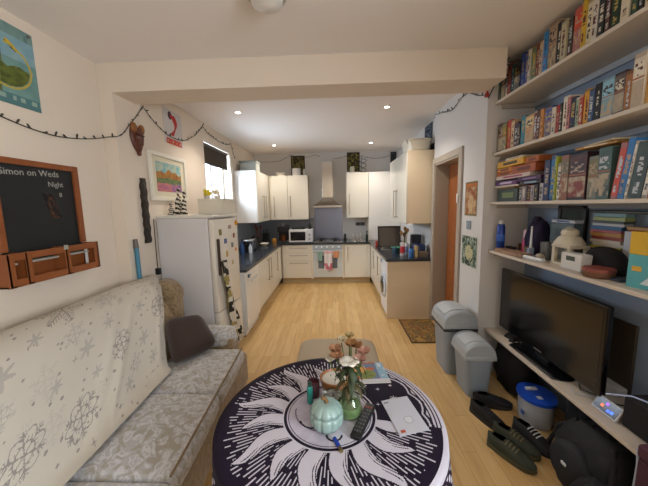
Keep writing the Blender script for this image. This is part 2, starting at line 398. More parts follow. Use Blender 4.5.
# hood
t = thing('extractor_hood', 'tall stainless chimney extractor hood between the cream wall cabinets', 'extractor hood', (-.14, 6.35, 1.57))
B().box(-.25, -.025, 6.33, YK-.003, 1.78, 2.56, .004).done('chimney', STEELB, t)
def hoodfn(u, v):
    # u around, v down
    r = v**1.7
    hx_, hy = .115+(.31-.115)*r, .12+(.25-.12)*r
    a = u*4; k = int(a) % 4; f = a-int(a)
    cs = [(-1, -1), (1, -1), (1, 1), (-1, 1)]; p, q = cs[k], cs[(k+1) % 4]
    return Vector((-.14+hx_*(p[0]+(q[0]-p[0])*f), 6.34+hy*(p[1]+(q[1]-p[1])*f), 1.80-.17*v))
c = B().grid(hoodfn, 32, 10, True); c.done('canopy', M('#a39c90', .25, 1.), t, smooth=True)
B().box(-.45, .17, 6.09, YK-.004, 1.59, 1.632, .003).done('canopy_rim', STEEL, t)
B().box(-.40, .12, 6.14, YK-.06, 1.583, 1.59).done('filter', M('#77736d', .5, .8), t)
# wall units
def wall_unit(label, x0, x1, y0, y1, z0, z1, side, doors, bm=CREAMB):
    t = thing('wall_cabinet', label, 'cabinet', ((x0+x1)/2, (y0+y1)/2, z0))
    if side == 'B': B().box(x0, x1, y0+.02, y1, z0, z1).done('body', bm, t)
    elif side == 'L': B().box(x0, x1-.02, y0, y1, z0, z1).done('body', bm, t)
    else: B().box(x0+.02, x1, y0, y1, z0, z1).done('body', bm, t)
    for c0, c1, hc in doors:
        bb = B()
        if side == 'B': bb.box(c0+.002, c1-.002, y0, y0+.019, z0, z1, .003)
        elif side == 'L': bb.box(x1-.019, x1, c0+.002, c1-.002, z0, z1, .003)
        else: bb.box(x0, x0+.019, c0+.002, c1-.002, z0, z1, .003)
        d = bb.done('door', CREAM, t)
        if hc is not None:
            hb = B(); za, zb = z0+.06, z0+.5
            if side == 'B': bar(hb, (hc, y0, za), (hc, y0, zb), (0, -.032, 0))
            elif side == 'L': bar(hb, (x1, hc, za), (x1, hc, zb), (.032, 0, 0))
            else: bar(hb, (x0, hc, za), (x0, hc, zb), (-.032, 0, 0))
            hb.done('handle', HANDLE, d, smooth=True)
    return t
ZU0, ZU1 = 1.345, 2.28
wall_unit('cream wall cabinet beside the window with a long bar handle', XL+.004, -1.385, 5.25, 5.75, ZU0, ZU1, 'L', [(5.25, 5.75, 5.66)], M('#e9e6e0', .35))
wall_unit('cream wall cabinet filling the corner left of the hood', XL+.004, -1.385, 5.752, YK-.004, ZU0, ZU1, 'L', [(5.752, 6.25, 5.84)])
wall_unit('narrow cream wall cabinet with handle beside the corner, above the coffee machine', -1.383, -.99, 6.262, YK-.004, ZU0, ZU1, 'B', [(-1.35, -.99, -1.28)])
wall_unit('cream wall cabinet just left of the hood above the microwave', -.988, -.55, 6.262, YK-.004, ZU0, ZU1, 'B', [(-.988, -.55, -.93)])
wall_unit('cream wall cabinet just right of the hood with one long handle', .268, .733, 6.262, YK-.004, ZU0+.015, ZU1+.03, 'B', [(.268, .733, .33)])
t = thing('boiler_cabinet', 'tall plain white cabinet in the right back corner standing on the worktop', 'cabinet', (1.0, 6.4, ZW+.001))
B().box(.736, XK-.004, 6.27, YK-.004, ZW+.001, 2.31).done('body', CREAMB, t)
B().box(.738, XK-.006, 6.25, 6.269, 1.05, 2.31, .003).done('door', M('#ebe9e4', .25), t)
B().box(.738, XK-.006, 6.25, 6.269, ZW+.003, 1.045, .003).done('lower_panel', M('#ebe9e4', .25), t)
wall_unit('cream wall cabinet on the right wall with shade-toned side, beside the door frame', 1.0, XK-.004, 4.1, 4.7, 1.35, 2.345, 'R', [(4.1, 4.7, 4.62)], M('#e0d0b4', .45))  # cabinet is cream; the tan body colour holds the shade on its side
wall_unit('cream wall cabinet further along the right wall beyond the one with shade-toned side', 1.0, XK-.004, 4.702, 5.3, 1.35, 2.345, 'R', [(4.702, 5.3, 4.80)])
# ------------------------------------------------------------------ fridge (rotated)
NV = Vector((-1.167, 2.762, 0)); ang = -math.radians(6)
T = thing('fridge', 'white fridge standing askew at the end of the sofa, door covered in magnets', 'fridge', NV, ang)
# local: x = away from front (-x into body), y = along door width
b = B().box(-.605, -.062, .004, .53, .03, 1.53, .008).done('body', M('#d8d4d4', .35), T)
d = B().box(-.055, 0, 0, .535, .58, 1.515, .012).done('door', M('#dcd4c6', .3), T, smooth=True)
d2 = B().box(-.055, 0, 0, .535, .06, .57, .012).done('freezer_door', M('#dcd4c6', .3), T, smooth=True)
B().box(-.605, .004, -.004, .539, 1.53, 1.56, .008).done('top_panel', M('#e4dfd4', .4), T)
B().box(.001, .028, .035, .06, .95, 1.32, .008).done('handle', M('#3a2a20', .4), d)
for x in (-.5, -.1):
    for y in (.05, .48): B().cyl((x, y, 0), (x, y, .032), .018).done('foot', BLACKM, T)
FR = Matrix.Translation(NV) @ Matrix.Rotation(ang, 4, 'Z')
mg = [('#8a7a4a', .12, 1.38, .05, .06, 'olive square magnet nearest the fridge handle'), ('#4d5a86', .22, 1.28, .05, .05, 'blue magnet below the olive one on the fridge'), ('#c9a04f', .24, 1.14, .035, .06, 'ochre upright magnet in the middle of the fridge door'),
      ('#b08f8a', .33, 1.42, .06, .04, 'dusty pink magnet near the top of the fridge door'), ('#6f7c74', .37, 1.22, .04, .05, 'grey green magnet right of the ochre one'), ('#d9812f', .45, 1.16, .03, .035, 'small orange magnet near the far edge of the fridge'),
      ('#9a5a42', .42, 1.32, .035, .05, 'rust coloured magnet near the far top edge of the fridge'), ('#54483e', .17, 1.02, .04, .05, 'dark brown magnet by the scarf on the fridge'), ('#c8b48c', .36, 1.03, .04, .05, 'beige magnet low on the fridge door')]
for h, y, z, w, hh, lb in mg:
    bb = B().box(.0015, .008, y-w/2, y+w/2, z-hh/2, z+hh/2, .002); 
    for v in bb.bm.verts: v.co = FR @ v.co
    bb.done('fridge_magnet', M(h, .5), label=lb, cat='magnet', group='magnets on the fridge door')
# patterned scarf hanging from the handle
def scpos(u, v):
    w = .065+.045*v; y = .065+.26*v**1.15+(u-.5)*w*1.7+.008*math.sin(v*20); x = .034+.012*math.sin(u*9+v*6)
    return FR @ Vector((x+.01, y, 1.10-.95*v))
def sccol(u, v):
    n = vn(u*4, v*26, 3); m = vn(u*4+9, v*20, 5)
    return hx('#2a2822') if n < .5 else (hx('#98894f') if m > .62 else hx('#cdc6b8'))
o = painted('scarf', scpos, sccol, 14, 90, PRINT, label='long black, cream and yellow patterned scarf hanging down the fridge door', cat='scarf')
md = o.modifiers.new('thickness', 'SOLIDIFY'); md.thickness = .006
# on the fridge
def fb(x0, x1, y0, y1, z0, z1, bev=.004):
    bb = B().box(x0, x1, y0, y1, z0, z1, bev)
    for v in bb.bm.verts: v.co = FR @ v.co
    return bb
t = thing('storage_box', 'cream lidded storage box on top of the fridge', 'box', FR @ Vector((-.25, .3, 1.562)))
fb(-.28, -.012, .225, .53, 1.562, 1.702).done('box_body', M('#e0d8c6', .5), t); fb(-.285, -.008, .22, .535, 1.702, 1.72).done('lid', M('#e6dfd0', .5), t)
for s, (x, y, z, h, hc, lb) in enumerate(((-.2, .28, 1.72, '#d9c22a', '#e8cf20', 'bunch of yellow flowers on the cream box over the fridge'), (-.16, .42, 1.72, '#e6d8b8', '#efe0c0', 'bunch of pale cream flowers on the cream box over the fridge'))):
    p = FR @ Vector((x, y, z)); t = thing('flower_pot', lb, 'flowers', p, group=None)
    B().lathe([(.028, 0), (.034, .035), (.03, .036)], p, 18).done('pot', M('#c9c2b4', .6), t, smooth=True)
    b = B()
    for k in range(16):
        a = R.random()*6.28; rr = R.random()*.04; b.ball(p+Vector((rr*math.cos(a), rr*math.sin(a), .045+R.random()*.045)), .016, 8, 6)
    b.done('blossom', M(h, .7), t, smooth=True)
t = thing('figurine', 'black and white striped zebra figurine pair on the near corner of the fridge', 'figurine', FR @ Vector((-.35, .12, 1.562)))
def zcol(u, v): return hx('#2b211b') if math.sin(v*38+u*6) > .1 else hx('#d8cdbb')
for k, (x, y, h, lean) in enumerate(((-.42, .07, .27, .04), (-.38, .11, .2, -.03), (-.47, .06, .12, 0.0), (-.35, .08, .24, .02))):
    def zp(u, v, x=x, y=y, h=h, lean=lean):
        r = (.032*(1-v*.75)+.006*math.sin(v*16)) if v < .985 else .001
        return FR @ Vector((x+lean*v+r*math.cos(u*2*PI), y+r*math.sin(u*2*PI), 1.562+h*v))
    painted('zebra_body', zp, zcol, 14, 34, PRINT, t, True)
t = None
p = FR @ Vector((.001, .49, 1.45))
b = B()
for k in range(7):
    a = k*2*PI/7; b.ball(FR @ Vector((.008, .49+.018*math.cos(a), 1.455+.018*math.sin(a))), .011, 8, 6)
b.done('flower_magnet', M('#d99a1e', .5), label='orange yellow flower magnet at the top far corner of the fridge', cat='magnet')
# ------------------------------------------------------------------ worktop clutter
def jar(name, x, y, z, prof, mat, label, cat, lid=None, n=20):
    p = Vector((x, y, z+.001)); t = thing(name, label, cat, p)
    B().lathe(prof, p, n).done('body', mat, t, smooth=True)
    if lid: B().lathe(lid[0], p, n).done('lid', lid[1], t, smooth=True)
    return t
# microwave
t = thing('microwave', 'silver microwave with black window on the back worktop', 'microwave', (-.7, 6.1, ZW+.001))
B().box(-.95, -.46, 5.99, 6.33, ZW+.011, 1.145, .008).done('body', M('#dcdcdc', .3, .3), t)
d = B().box(-.945, -.575, 5.977, 5.99, ZW+.016, 1.14, .004).done('door', M('#e2e2e2', .3, .2), t)
B().box(-.915, -.605, 5.973, 5.978, ZW+.05, 1.10).done('door_window', M('#15151a', .1), d)
c = B().box(-.572, -.465, 5.977, 5.99, ZW+.016, 1.14, .003).done('control_panel', M('#d2d3d6', .3), t)
for z in (.95, 1.04): B().cyl((-.52, 5.977, z), (-.52, 5.962, z), .022).done('dial', M('#8e9196', .3), c)
for x in (-.9, -.51):
    for y in (6.03, 6.29): B().cyl((x, y, ZW+.001), (x, y, ZW+.012), .012).done('foot', BLACKM, t)
B().box(-.9, -.62, 6.03, 6.27, 1.147, 1.185, .012).done('tray', BLACKM, label='flat black tray lying on top of the microwave', cat='tray')
jar('bottle', -.52, 6.12, 1.146, [(.03, 0), (.034, .02), (.03, .09), (.012, .12), (.012, .15), (.001, .152)], BLACK, 'small black bottle on the right end of the microwave', 'bottle')
# coffee machine
t = thing('coffee_machine', 'black coffee machine in the corner beside the microwave', 'coffee machine', (-1.09, 6.2, ZW+.001))
B().box(-1.2, -.98, 6.2, 6.36, ZW+.001, 1.22, .012).done('body', BLACK, t); B().box(-1.2, -.98, 6.04, 6.2, 1.10, 1.22, .012).done('brew_head', BLACK, t)
B().box(-1.2, -.98, 6.04, 6.2, ZW+.001, ZW+.03, .006).done('base_plate', M('#333338', .3), t)
B().lathe([(.05, 0), (.062, .04), (.05, .11), (.052, .13)], (-1.09, 6.12, ZW+.031), 24).done('glass_jug', M('#6b3a1c', .08), t, smooth=True)
B().lathe([(.03, 0), (.034, .05), (.001, .052)], (-1.09, 6.12, 1.22), 20).done('filler_cap', STEEL, t, smooth=True)
jar('candle_jar', -1.29, 6.13, ZW, [(.05, 0), (.055, .02), (.052, .075), (.046, .08)], M('#d69a3a', .3), 'amber candle jar glowing beside the coffee machine', 'candle', ([(.05, .08), (.05, .09), (.001, .091)], M('#8c5f20', .4)))
jar('bowl', -1.38, 5.62, ZW, [(.04, 0), (.05, .01), (.085, .05), (.08, .052), (.045, .016), (.001, .014)], M('#e3dccb', .3), 'cream bowl on the left worktop near the corner', 'bowl')
# toaster
t = thing('toaster', 'chrome and black toaster on the left worktop below the window', 'toaster', (-1.45, 5.0, ZW+.001))
B().box(-1.58, -1.4, 4.82, 5.12, ZW+.011, 1.08, .03, 4).done('body', M('#c9d0d8', .15, .9), t, smooth=True)
B().box(-1.53, -1.51, 4.86, 5.08, 1.078, 1.083).done('slot', BLACK, t); B().box(-1.47, -1.45, 4.86, 5.08, 1.078, 1.083).done('slot', BLACK, t)
B().box(-1.59, -1.39, 4.8, 4.835, ZW+.001, 1.06, .012).done('end_cap', BLACK, t); B().box(-1.59, -1.39, 5.105, 5.14, ZW+.001, 1.06, .012).done('end_cap', BLACK, t)
B().box(-1.52, -1.46, 4.785, 4.8, .99, 1.01, .003).done('lever', BLACK, t)
bp = [(.03, 0), (.034, .01), (.034, .14), (.014, .18), (.014, .22), (.001, .222)]
jar('bottle', -1.5, 4.62, ZW, bp, M('#1f3f73', .2), 'blue bottle at the near end of the left worktop', 'bottle', ([(.017, .215), (.017, .245), (.001, .246)], BLACK))
jar('bottle', -1.62, 4.52, ZW, [(.04, 0), (.042, .15), (.016, .2), (.016, .25), (.001, .252)], M('#101418', .15), 'tall dark bottle behind the blue one by the fridge', 'bottle')
jar('bottle', -1.40, 4.73, ZW, [(.028, 0), (.03, .1), (.012, .13), (.012, .16), (.001, .162)], M('#cdd9e4', .15), 'short clear bottle in front of the toaster', 'bottle', ([(.014, .155), (.014, .175), (.001, .176)], M('#2a4a8a', .4)))
jar('kettle', -1.5, 5.3, ZW, [(.075, 0), (.08, .01), (.078, .05), (.06, .18), (.05, .2), (.001, .205)], M('#17191d', .2), 'black kettle on the left worktop behind the toaster', 'kettle', ([(.05, .2), (.03, .22), (.012, .225), (.012, .24), (.001, .241)], BLACK))
t = thing('utensil_pot', 'dark utensil pot with red and black handled tools in the left corner', 'utensil pot', (-1.55, 5.85, ZW+.001))
B().lathe([(.055, 0), (.06, .15), (.054, .15), (.05, .01), (.001, .01)], (-1.55, 5.85, ZW+.001), 20).done('pot', M('#3a3431', .4), t, smooth=True)
for k, (dx, dy, h, hc) in enumerate(((.03, .0, .36, '#7a2a24'), (-.03, .02, .38, '#111111'), (0, -.03, .33, '#5c4030'), (.02, .03, .35, '#222222'), (-.02, -.02, .36, '#8a3a2a'))):
    b = B(); b.cyl((-1.55+dx*.6, 5.85+dy*.6, ZW+.02), (-1.55+dx*1.8, 5.85+dy*1.8, ZW+h), .006, .008, 8).ball((-1.55+dx*1.8, 5.85+dy*1.8, ZW+h), (.024, .01, .03), 10, 8); b.done('utensil', M(hc, .5), t, smooth=True)
t = thing('knife_block', 'black knife block with steel handles standing in the back left corner', 'knife block', (-1.5, 6.25, ZW+.001))
B().box(-1.56, -1.44, 6.2, 6.36, ZW+.001, 1.06, .01).done('block', BLACKM, t)
for k in range(4): B().box(-1.54+.028*k, -1.525+.028*k, 6.22, 6.24, 1.06, 1.15, .004).done('knife_handle', M('#26262a', .3), t)
# right of hob
jar('pepper_mill', .235, 6.4, ZW, [(.03, 0), (.033, .02), (.02, .07), (.028, .1), (.02, .13), (.001, .14)], BLACK, 'black pepper mill beside the hob', 'pepper mill')
t = thing('toast_rack', 'chrome wire rack with plates right of the hob', 'rack', (.5, 6.3, ZW+.001))
b = B()
for k in range(7): b.tube([(.36+.04*k, 6.22, ZW+.008), (.36+.04*k, 6.22, ZW+.09), (.36+.04*k, 6.38, ZW+.09), (.36+.04*k, 6.38, ZW+.008)], .003, 6)
b.tube([(.33, 6.22, ZW+.008), (.64, 6.22, ZW+.008)], .004, 6).tube([(.33, 6.38, ZW+.008), (.64, 6.38, ZW+.008)], .004, 6).tube([(.33, 6.22, ZW+.09), (.64, 6.22, ZW+.09)], .003, 6)
b.done('wire_frame', STEELB, t, smooth=True)
for k in range(3): B().lathe([(.07, 0), (.075, .006), (.001, .008)], (.40+.08*k, 6.3, ZW+.08), 20, Matrix.Rotation(PI/2, 4, 'Y')).done('plate', M('#d9d6cf', .3), t)
jar('bottle', .69, 6.2, ZW, [(.026, 0), (.028, .11), (.012, .15), (.012, .19), (.001, .192)], M('#22301f', .15), 'dark olive oil bottle in front of the tall white cabinet', 'bottle', ([(.015, .185), (.015, .21), (.001, .211)], BLACK))
t = thing('wall_socket', 'grey double wall socket under the cabinet right of the hood', 'socket', (.58, YK-.004, 1.17))
B().box(.48, .69, YK-.014, YK-.003, 1.165, 1.24, .003).done('plate', M('#5a5c60', .4), t); B().box(.51, .56, YK-.018, YK-.014, 1.18, 1.225, .002).done('plug', BLACK, t); B().box(.61, .66, YK-.018, YK-.014, 1.18, 1.225, .002).done('plug', BLACK, t)
# right worktop
t = thing('baking_tray', 'black baking tray standing on edge on the right worktop', 'baking tray', (.96, 5.1, ZW+.001))
rt = (Vector((.95, 5.1, ZW)), 'X', -.18)
B().box(.775, 1.15, 5.095, 5.105, ZW+.004, 1.24, .003, rot=rt).done('tray_base', M('#5b5148', .5), t)
b = B()
for a in ((.765, .785, ZW+.002, 1.25), (1.14, 1.16, ZW+.002, 1.25), (.765, 1.16, ZW+.002, ZW+.022), (.765, 1.16, 1.23, 1.25)): b.box(a[0], a[1], 5.075, 5.12, a[2], a[3], .006, rot=rt)
b.done('rim', BLACK, t)
t = thing('utensil_pot', 'green utensil pot of wooden spoons on the right worktop', 'utensil pot', (1.13, 4.72, ZW+.001))
B().lathe([(.05, 0), (.055, .13), (.05, .13), (.046, .01), (.001, .01)], (1.13, 4.72, ZW+.001), 20).done('pot', M('#1f6a55', .3), t, smooth=True)
for k, (dx, dy, h, hc) in enumerate(((.03, 0, .33, '#b98a52'), (-.03, .01, .29, '#c79b62'), (0, -.02, .36, '#a87a45'), (.02, .03, .3, '#2d8a5a'), (-.01, -.03, .27, '#7a4a2a'))):
    b = B(); q = Vector((1.13+dx*1.6, 4.72+dy*1.6, ZW+h)); b.cyl((1.13+dx*.5, 4.72+dy*.5, ZW+.02), q, .006, .007, 8).ball(q, (.026, .01, .038), 10, 8); b.done('wooden_spoon', M(hc, .6), t, smooth=True)
jar('mixing_bowl', 1.0, 4.62, ZW, [(.05, 0), (.06, .01), (.11, .075), (.105, .077), (.055, .016), (.001, .014)], M('#2f7f5c', .3), 'green mixing bowl on the right worktop behind the tins', 'bowl')
cp = [(.033, 0), (.035, .004), (.035, .112), (.033, .116), (.001, .116)]
def can(x, y, main, acc, label, h=1.):
    p = Vector((x, y, ZW+.001)); t = thing('drink_can', label, 'can', p)
    B().lathe([(r, z*h) for r, z in cp], p, 24).done('body', M(main, .3, .3), t, smooth=True)
    B().lathe([(.0355, .03*h), (.0358, .031*h), (.0358, .085*h), (.0355, .086*h)], p, 24).done('label_band', M(acc, .5), t, smooth=True)
can(.985, 4.22, '#c8c2c4', '#b3262f', 'red and silver tin at the front of the right worktop', 1.7)
can(1.09, 4.13, '#3c7cc0', '#2f62a8', 'blue tin at the very front edge of the right worktop')
can(1.06, 4.33, '#c8ccd6', '#7d93bd', 'pale silver tin behind the red one', 1.5)
can(.915, 4.42, '#37566e', '#2c4a60', 'dark blue tin beside the green bowl', .9)
B().box(1.14, 1.18, 4.12, 4.19, ZW+.001, ZW+.16, .003).done('tea_carton', M('#c0a77a', .6), label='small tan carton standing beside the blue tin', cat='carton')
jar('cooking_pot', 1.27, 4.42, ZW, [(.08, 0), (.1, .01), (.105, .12), (.1, .13), (.09, .15), (.03, .17), (.001, .17)], M('#22315e', .25), 'deep blue cooking pot on the right worktop by the wall', 'pot', ([(.02, .168), (.025, .185), (.015, .2), (.001, .2)], BLACK), 28)
B().box(1.2, 1.33, 4.12, 4.24, ZW+.001, ZW+.07, .008).done('bread_tin', M('#6a5a4a', .5), label='brown speckled box at the right end of the worktop', cat='box')
B().box(1.22, 1.37, 4.6, 4.72, ZW+.001, ZW+.27, .01).done('food_processor', M('#1c1f28', .3), label='dark upright appliance behind the blue pot', cat='food processor')
t = thing('dish_rack', 'silver wire dish rack on the right worktop near the corner', 'dish rack', (.93, 4.95, ZW+.001))
b = B()
for k in range(8): b.tube([(.8+.035*k, 4.85, ZW+.006), (.8+.035*k, 4.85, ZW+.06), (.8+.035*k, 5.02, ZW+.06)], .0025, 6)
b.tube([(.78, 4.85, ZW+.006), (1.06, 4.85, ZW+.006), (1.06, 5.03, ZW+.006), (.78, 5.03, ZW+.006), (.78, 4.85, ZW+.006)], .004, 6); b.done('wire_frame', STEELB, t, smooth=True)
jar('mug', .79, 5.35, ZW, [(.035, 0), (.04, .005), (.04, .085), (.036, .085), (.034, .01), (.001, .01)], M('#b5392c', .3), 'red mug near the right back corner of the worktop', 'mug')
# things above cabinets
t = thing('storage_basket', 'white oblong enamel tub on top of the right wall cabinet', 'tub', (1.19, 4.3, 2.347))
B().grid(lambda u, v: Vector((1.19+(.145+.03*v)*math.copysign(abs(math.cos(u*2*PI))**.5, math.cos(u*2*PI)), 4.35+(.2+.03*v)*math.copysign(abs(math.sin(u*2*PI))**.5, math.sin(u*2*PI)), 2.347+.16*v)), 40, 4, True).done('tub_body', M('#e8e2d2', .35), t, smooth='all', solid=.006)
b = B().box(1.06, 1.32, 4.19, 4.51, 2.348, 2.353, .002); b.done('tub_base', M('#e8e2d2', .35), t)
B().tube([(1.02, 4.2, 2.5), (1.01, 4.15, 2.47), (1.02, 4.12, 2.44)], .006).done('handle', M('#6b6256', .4), t)
B().box(1.372, 1.41, 4.12, 4.3, 2.347, 2.45, .015).done('folded_bag', BLACKM, label='black folded bag tucked beside the white tub on the cabinet', cat='bag')
t = thing('hamper_box', 'grey green lidded box on the cabinet beside the window', 'box', (-1.58, 5.6, ZU1))
B().box(-1.72, -1.42, 5.4, 5.7, ZU1+.002, 2.44, .01).done('box_body', M('#9da097', .6), t); B().box(-1.73, -1.41, 5.39, 5.71, 2.44, 2.475, .008).done('lid', M('#8a8d86', .6), t)
jar('saucepan', -1.15, 6.42, ZU1, [(.1, 0), (.105, .01), (.105, .07), (.1, .072), (.001, .08)], M('#d8d2c6', .35), 'low white dish on the cabinet left of the small poster', 'pan')
jar('cooking_pot', -.8, 6.38, ZU1, [(.085, 0), (.09, .01), (.09, .15), (.084, .15), (.08, .012), (.001, .01)], M('#e4e4e4', .3), 'white pot on the cabinet in front of the left small poster', 'pot', None, 28)
jar('jar', -.63, 6.38, ZU1, [(.025, 0), (.027, .1), (.02, .12), (.02, .14), (.001, .14)], M('#dadada', .3), 'small white jar at the right end of the cabinet top', 'jar')
jar('jar', .40, 6.36, 2.31, [(.045, 0), (.05, .1), (.04, .13), (.001, .135)], M('#b9b4a2', .4), 'pale jar on the cabinet in front of the right small poster', 'jar')
t = thing('wine_rack', 'black curly metal wine rack on the cabinet right of the hood', 'wine rack', (.64, 6.45, 2.311))
b = B()
for k in range(3):
    z = 2.37+.1*k; b.tube([(.64+.07*math.cos(a)-.0, 6.45, z+.04*math.sin(a)) for a in [x*PI/8 for x in range(-8, 6)]], .006, 6)
b.tube([(.6, 6.45, 2.312), (.6, 6.45, 2.66)], .006, 6).tube([(.57, 6.4, 2.316), (.57, 6.5, 2.316), (.68, 6.5, 2.316), (.68, 6.4, 2.316), (.57, 6.4, 2.316)], .005, 6); b.done('metal_frame', BLACK, t, smooth=True)
# small posters on the back wall
def foliage(k, cols):
    def f(u, v):
        e = min(u, 1-u, v, 1-v)
        if e < .06: return hx('#2d2620')
        n = fbm(u*7, v*7, k); return hx(cols[0]) if n < .42 else (hx(cols[1]) if n < .52 else (hx(cols[2]) if n < .6 else hx(cols[3])))
    return f
def wallpic(name, label, cat, axis, at, a0, a1, z0, z1, fn, nu=30, nv=40, th=.006):
    # axis 'x': on a wall plane x=at; 'y': on y=at.  th signed out of the wall
    if axis == 'y': pos = lambda u, v: (a0+(a1-a0)*u, at-th, z1+(z0-z1)*v)
    else: pos = lambda u, v: (at+th, a0+(a1-a0)*u, z1+(z0-z1)*v)
    t = thing(name, label, cat, ((a0+a1)/2, at, z0) if axis == 'y' else (at, (a0+a1)/2, z0))
    painted('printed_face', pos, fn, nu, nv, PRINT, t)
    bb = B()
    if axis == 'y': bb.box(a0, a1, at-th+.0008, at-.0012, z0, z1)
    else:
        xa, xb = sorted((at+math.copysign(.0012, th), at+th-math.copysign(.0008, th))); bb.box(xa, xb, a0, a1, z0, z1)
    bb.done('backing', M('#cfc8bc', .8), t); return t
wallpic('poster', 'small dark foliage poster on the back wall left of the hood', 'poster', 'y', YK, -.94, -.63, 2.32, 2.735, foliage(1, ['#3b3324', '#6a5f36', '#8a8050', '#4a4230']))
wallpic('poster', 'small dark foliage poster on the back wall right of the hood', 'poster', 'y', YK, .30, .58, 2.36, 2.775, foliage(5, ['#33301f', '#6f6430', '#a39448', '#2a2a20']))
wallpic('poster', 'narrow dark poster on the back wall above the tall white cabinet', 'poster', 'y', YK, 1.25, 1.38, 2.36, 2.76, foliage(8, ['#2a2a2e', '#3b3c42', '#5a5b60', '#2a2a2e']))
wallpic('poster', 'dark blue patterned poster high on the right wall above the tub', 'poster', 'x', XK, 4.34, 4.70, 2.53, 2.83-.05, foliage(11, ['#232a36', '#3b4658', '#7e8a98', '#1d222c']), th=-.006)
# ------------------------------------------------------------------ left wall pictures
def land(u, v):
    w = .06*(fbm(u*8, v*8, 31)-.5); n = fbm(u*9, v*9, 2); hill = .30+.05*math.sin(u*9)+.04*math.sin(u*21+1)+w; y = v+w*1.6
    if v < .08: return mixc(hx('#5b93a0'), hx('#c4cfc0'), n)
    if v < hill: return mixc(hx('#6aa7b2'), hx('#c3c4a4'), max(0, min(1, (n-.3)*2)))
    if y < .54: return mixc(hx('#7d431d'), hx('#b98a48'), fbm(u*20, v*8, 4))
    if y < .72: return mixc(hx('#2f5a3f'), hx('#8a8a5a'), fbm(u*10, v*22, 6))
    k = fbm(u*6, v*6, 41)
    return mixc(mixc(hx('#8b4f86'), hx('#c07f5e'), max(0, min(1, (k-.35)*4))), hx('#6a5598') if u > .55 else hx('#b06a7c'), fbm(u*26, v*9, 9))
t = thing('framed_picture', 'white framed painting of brown hills and purple field on the left wall', 'picture', (XL, 3.13, 1.71))
a0, a1, z0, z1 = 2.785, 3.485, 1.71, 2.195
b = B().box(XL+.002, XL+.03, a0, a1, z1-.04, z1, .006).box(XL+.002, XL+.03, a0, a1, z0, z0+.04, .006).box(XL+.002, XL+.03, a0, a0+.045, z0+.03, z1-.03, .006).box(XL+.002, XL+.03, a1-.045, a1, z0+.03, z1-.03, .006)
b.done('frame', M('#e2dccd', .45), t)
B().box(XL+.002, XL+.012, a0+.03, a1-.03, z0+.03, z1-.03).done('mount', M('#d5cdb4', .8), t)
painted('painting', lambda u, v: (XL+.0135, 2.90+.47*u, 2.105-.30*v), land, 70, 50, PRINT, t)
def ltl(u, v):
    bg = hx('#c9c4c2')
    if v > .84: return hx('#c2523c') if (.08 < u < .92 and not (.88 < v < .95 and vn(u*14, 3) > .62 and .15 < u < .85)) else bg
    # a red looping figure with a dark head
    y = v*1.0; cx = .5+.14*math.sin(v*7-1.2); w = .10+.06*math.sin(v*9)
    if .14 < v < .74 and abs(u-cx) < w*(1.1-.6*abs(v-.5)): return hx('#b5332c')
    if (u-.36)**2+(v-.17)**2*.9 < .012: return hx('#3b2a44')
    return bg
wallpic('poster', 'pale poster with red figure and red caption strip high on the left wall', 'poster', 'x', XL, 3.13, 3.50, 2.33, 2.70, ltl, 60, 60, .003)
# mask
t = thing('wooden_mask', 'carved dark brown wooden mask with two orange lobes on top on the left wall', 'mask', (XL, 2.67, 2.11))
def maskp(u, v):
    # u across -1..1, v down
    a = (u-.5)*PI; w = .088*(math.sin(min(1, v*.80+.30)*PI*.97)**.75)
    if v > .97: w = .004
    d = .045*math.cos(a)*(1-.3*v)+(.018 if abs(u-.5) < .09 and .3 < v < .62 else 0)
    for s in (-1, 1):
        if abs(u-.5-s*.2) < .09 and abs(v-.34) < .05: d -= .012
    if abs(u-.5) < .15 and abs(v-.76) < .035: d -= .01
    return Vector((XL+.004+max(0, d), 2.665+w*math.sin(a), 2.345-.235*v))
b = B().grid(maskp, 30, 36); b.done('face', M('#5a2c1a', .45, var=.35, scale=30), t, smooth='all')
for s in (-1, 1):
    b = B().ball((XL+.024, 2.665+s*.05, 2.345), (.022, .036, .048), 18, 12, Matrix.Rotation(-s*.25, 4, 'X')); b.done('top_lobe', M('#8a5524', .5, var=.3, scale=30), t, smooth=True)
    B().tube([(XL+.045, 2.665+s*.05, 2.29), (XL+.052, 2.665+s*.02, 2.285)], .006, 8).done('brow', M('#2b140c', .5), t)
# carved strip
b = B(); pts = []
n = 26
poly = []
for i in range(n+1):
    z = 1.31+.60*i/n; w = .032+.006*math.sin(i*1.3)+(-.012 if i in (n-1, n) else 0)+(-.01 if i == 0 else 0); poly.append((2.675+w, z))
for i in range(n, -1, -1):
    z = 1.31+.60*i/n; w = .032+.006*math.sin(i*1.7+1)+(-.012 if i in (n-1, n) else 0); poly.append((2.675-w, z))
b.prism(poly, lambda u, v, t: Vector((t, u, v)), XL+.002, XL+.03)
for i in range(8): b.ball((XL+.03, 2.675+.008*(-1)**i, 1.38+.065*i), (.008, .018, .024), 10, 8)
b.done('carved_panel', M('#2a211b', .5), label='long dark carved wooden strip on the left wall beside the white framed painting', cat='wall carving')
t = thing('rolled_tube', 'blue tube with grey cap leaning on the left wall behind the sofa', 'tube', (XL+.03, 2.485, .9))
B().cyl((XL+.03, 2.485, .9), (XL+.025, 2.485, 1.29), .019).done('tube_body', M('#437f98', .5), t, smooth=True); B().cyl((XL+.025, 2.485, 1.285), (XL+.022, 2.485, 1.365), .021, .018).done('cap', M('#6b625c', .5), t, smooth=True)
t = thing('power_cable', 'black cable with plug hanging down the wall beside the fridge', 'cable', (XL+.01, 2.84, 1.0))
